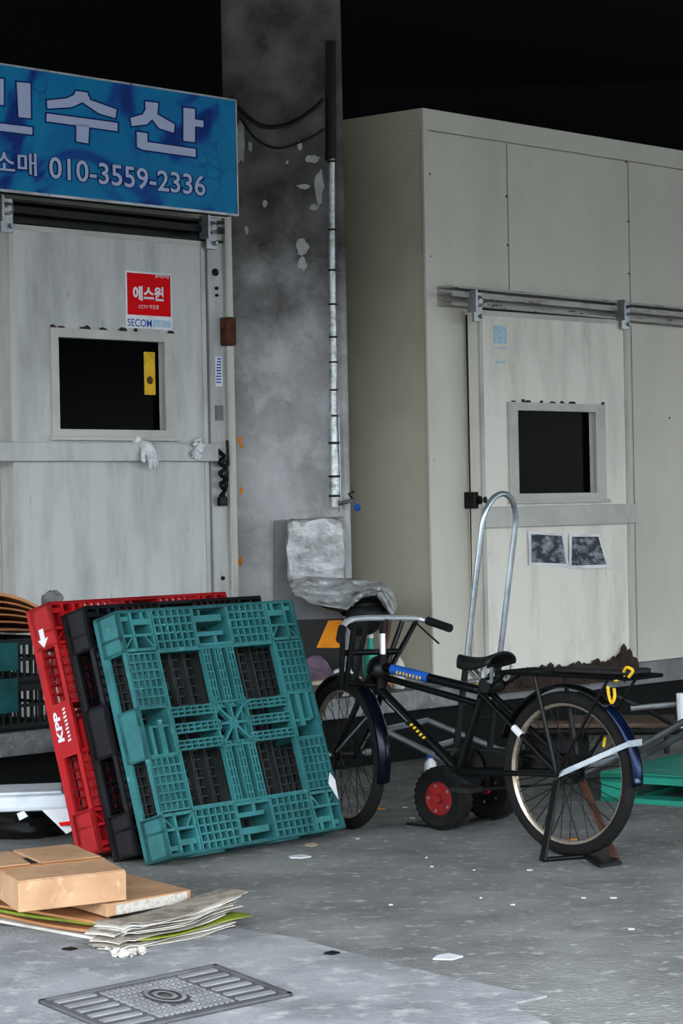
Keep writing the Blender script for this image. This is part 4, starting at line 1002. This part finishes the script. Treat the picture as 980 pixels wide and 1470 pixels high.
# ------------------------------------------------------------------ drain cover
qc = [G(*p, .007) for p in ((55,1440),(310,1388),(420,1430),(165,1486))]
dc = empty('drain_cover', (0,0,0), 0, 'grey cast iron drain cover set in the pale apron', 'drain cover')
def dq(u, v, z=0.0): p = qc[0].lerp(qc[1], u).lerp(qc[3].lerp(qc[2], u), v); return V((p.x, p.y, .007+z))
def dplate(u0,u1,v0,v1,z0,z1,name,m_): return MB().hexa([dq(u0,v0,z0),dq(u1,v0,z0),dq(u1,v1,z0),dq(u0,v1,z0),dq(u0,v0,z1),dq(u1,v0,z1),dq(u1,v1,z1),dq(u0,v1,z1)]).build(name, M[m_], dc)
dplate(.0,1,.0,1,-.002,.004,'plate','iron')
for q in ((0,1,0,.03),(0,1,.97,1),(0,.025,0,1),(.975,1,0,1)): dplate(*q,0,.010,'frame','iron')
for k in range(6):
    for u0 in (.05, .74): dplate(u0, u0+.21, .08+k*.15, .14+k*.15, .003,.008,'rib','iron2')
for i in range(14):
    for j in range(9):
        if ((i-6.5)/3.2)**2 + ((j-4)/2.4)**2 < 1: continue
        u = .29+i*.031; v = .1+j*.09; dplate(u, u+.02, v, v+.06, .003,.008,'stud','iron2')
em = MB(); n = 28
for r0, r1 in ((.085,.068),(.05,.032)):
    ro = [dq(.5+math.cos(a)*r0, .47+math.sin(a)*r0*2.4, .010) for a in [2*math.pi*k/n for k in range(n)]]; ri = [dq(.5+math.cos(a)*r1, .47+math.sin(a)*r1*2.4, .010) for a in [2*math.pi*k/n for k in range(n)]]
    em.add(ro+ri, [(k,(k+1) % n,n+(k+1) % n,n+k) for k in range(n)])
em.build('emblem', M['iron2'], dc)

# ------------------------------------------------------------------ hand cart behind the bicycle
def PZ(px, py, D): return P(px, py, D)
KF = Frame((P(850,1060,10.9).x, 10.9, 0), (1,-.15))
kc = empty('hand_cart', KF.o, KF.rz, 'old tubular hand cart with wooden deck behind the rear wheel', 'cart')
def KD(px,py,D): return KF.L(P(px,py,D))
zk = KF.L(P(850,1042,10.9)).z
for k in range(5):
    MB().box(-.42,.40,-.10+k*.085,-.10+k*.085+.078,zk,zk+.022).build('deck_plank', M['wood'], kc, bevel=.003)
fr2 = MB()
for yy in (-.11, .33): fr2.tube([V((-.44,yy,zk-.018)), V((.85,yy,zk-.018))], .016, 8)
for x in (-.42, 0, .40): fr2.tube([V((x,-.11,zk-.018)), V((x,.33,zk-.018))], .014, 8)
fr2.build('frame', M['steeldk'], kc, True)
for x in (-.38, .36):
    for yy in (-.10,.32): MB().tube([V((x,yy,zk-.02)), V((x,yy,0 if x < 0 else .137))], .014, 8).build('leg', M['steeldk'], kc, True)
for a in ([(835,1112,10.35),(880,1090,10.35),(925,1068,10.3),(985,1034,10.25),(1040,1005,10.2)], [(845,1118,10.45),(900,1094,10.4),(930,1080,10.38),(985,1052,10.3),(1040,1020,10.25)]):
    MB().tube(spline([KD(*p) for p in a],4), .0165, 8).build('shaft', M['shaft'], kc, True)
MB().tube([KD(905,1017,10.8), KD(1000,1008,10.8)], .014, 8).build('rail', M['galv'], kc, True)
MB().tube([KD(885,1000,10.8), KD(930,1020,10.8), KD(965,1040,10.5)], .012, 8).build('brace', M['steeldk'], kc, True)
MB().tube([KD(976,995,10.75), KD(978,1050,10.75)], .02, 8).build('post', M['white'], kc, True)
for (px, py) in ((800,1105),):
    c = KF.L(P(px,py,11.0)); c.z = .16
    MB().lathe(c, (0,1,0), [(.09,-.02),(.15,-.025),(.16,0),(.15,.025),(.09,.02)], 24, True).build('tire', M['rubber'], kc, True)
    MB().lathe(c, (0,1,0), [(.09,-.012),(.03,-.02),(.03,.02),(.09,.012)], 20).build('wheel_disc', M['steeldk'], kc, True)

# ------------------------------------------------------------------ litter
bl_ = G(618,1112); o = empty('small_bottle', (bl_.x, bl_.y, 0), 0, 'small clear bottle with blue cap behind the hand truck wheel', 'bottle')
MB().lathe((0,0,0),(0,0,1),[(.028,0),(.03,.01),(.03,.06),(.012,.08),(.012,.085)],12).build('body', M['white'], o, True)
MB().lathe((0,0,.085),(0,0,1),[(.022,0),(.022,.022)],12).build('cap', M['blue'], o, True)
def scrap(px, py, w_, m_, label, grp=None, cat='scrap'):
    c = G(px, py); k = random.Random(int(px*7+py)); n = 5; rr_ = [(math.cos(2*math.pi*i/n)*w_*k.uniform(.5,1), math.sin(2*math.pi*i/n)*w_*k.uniform(.5,1)) for i in range(n)]
    o = MB().prism(rr_, 0, .004).build('litter_scrap', M[m_]); o.location = (c.x, c.y, .007 if py > 1345 and px < 480 else .001); return tag(o, label, cat, grp)
o = scrap(540,1160,.03,'orange','orange peel scrap on the ground near the front wheel'); o = scrap(548,1162,.022,'orange','small orange scrap beside the orange peel')
scrap(822,1206,.024,'orange','orange scrap under the rear wheel')
scrap(428,1231,.055,'white','white paper scrap in front of the teal pallet'); scrap(445,1214,.05,'cream','thin pale splinter beside the teal pallet corner')
scrap(640,1375,.06,'white','faint white paper scrap on bare asphalt near the apron edge')
scrap(98,1366,.03,'steeldk','small dark scrap between the flat cartons and the drain cover')
scrap(475,1372,.03,'steeldk','dark scrap at the ragged apron edge')
for (px, py) in ((518,1165),(580,1160),(592,1175),(512,1205),(612,1232),(690,1290),(735,1300),(680,1250),(760,1250),(560,1300),(905,1335),(620,1245),(880,1290),(838,1290)):
    scrap(px, py, rnd.uniform(.007,.016), 'paper', 'tiny pale paper bit trodden into the asphalt', 'paper bits on the asphalt')
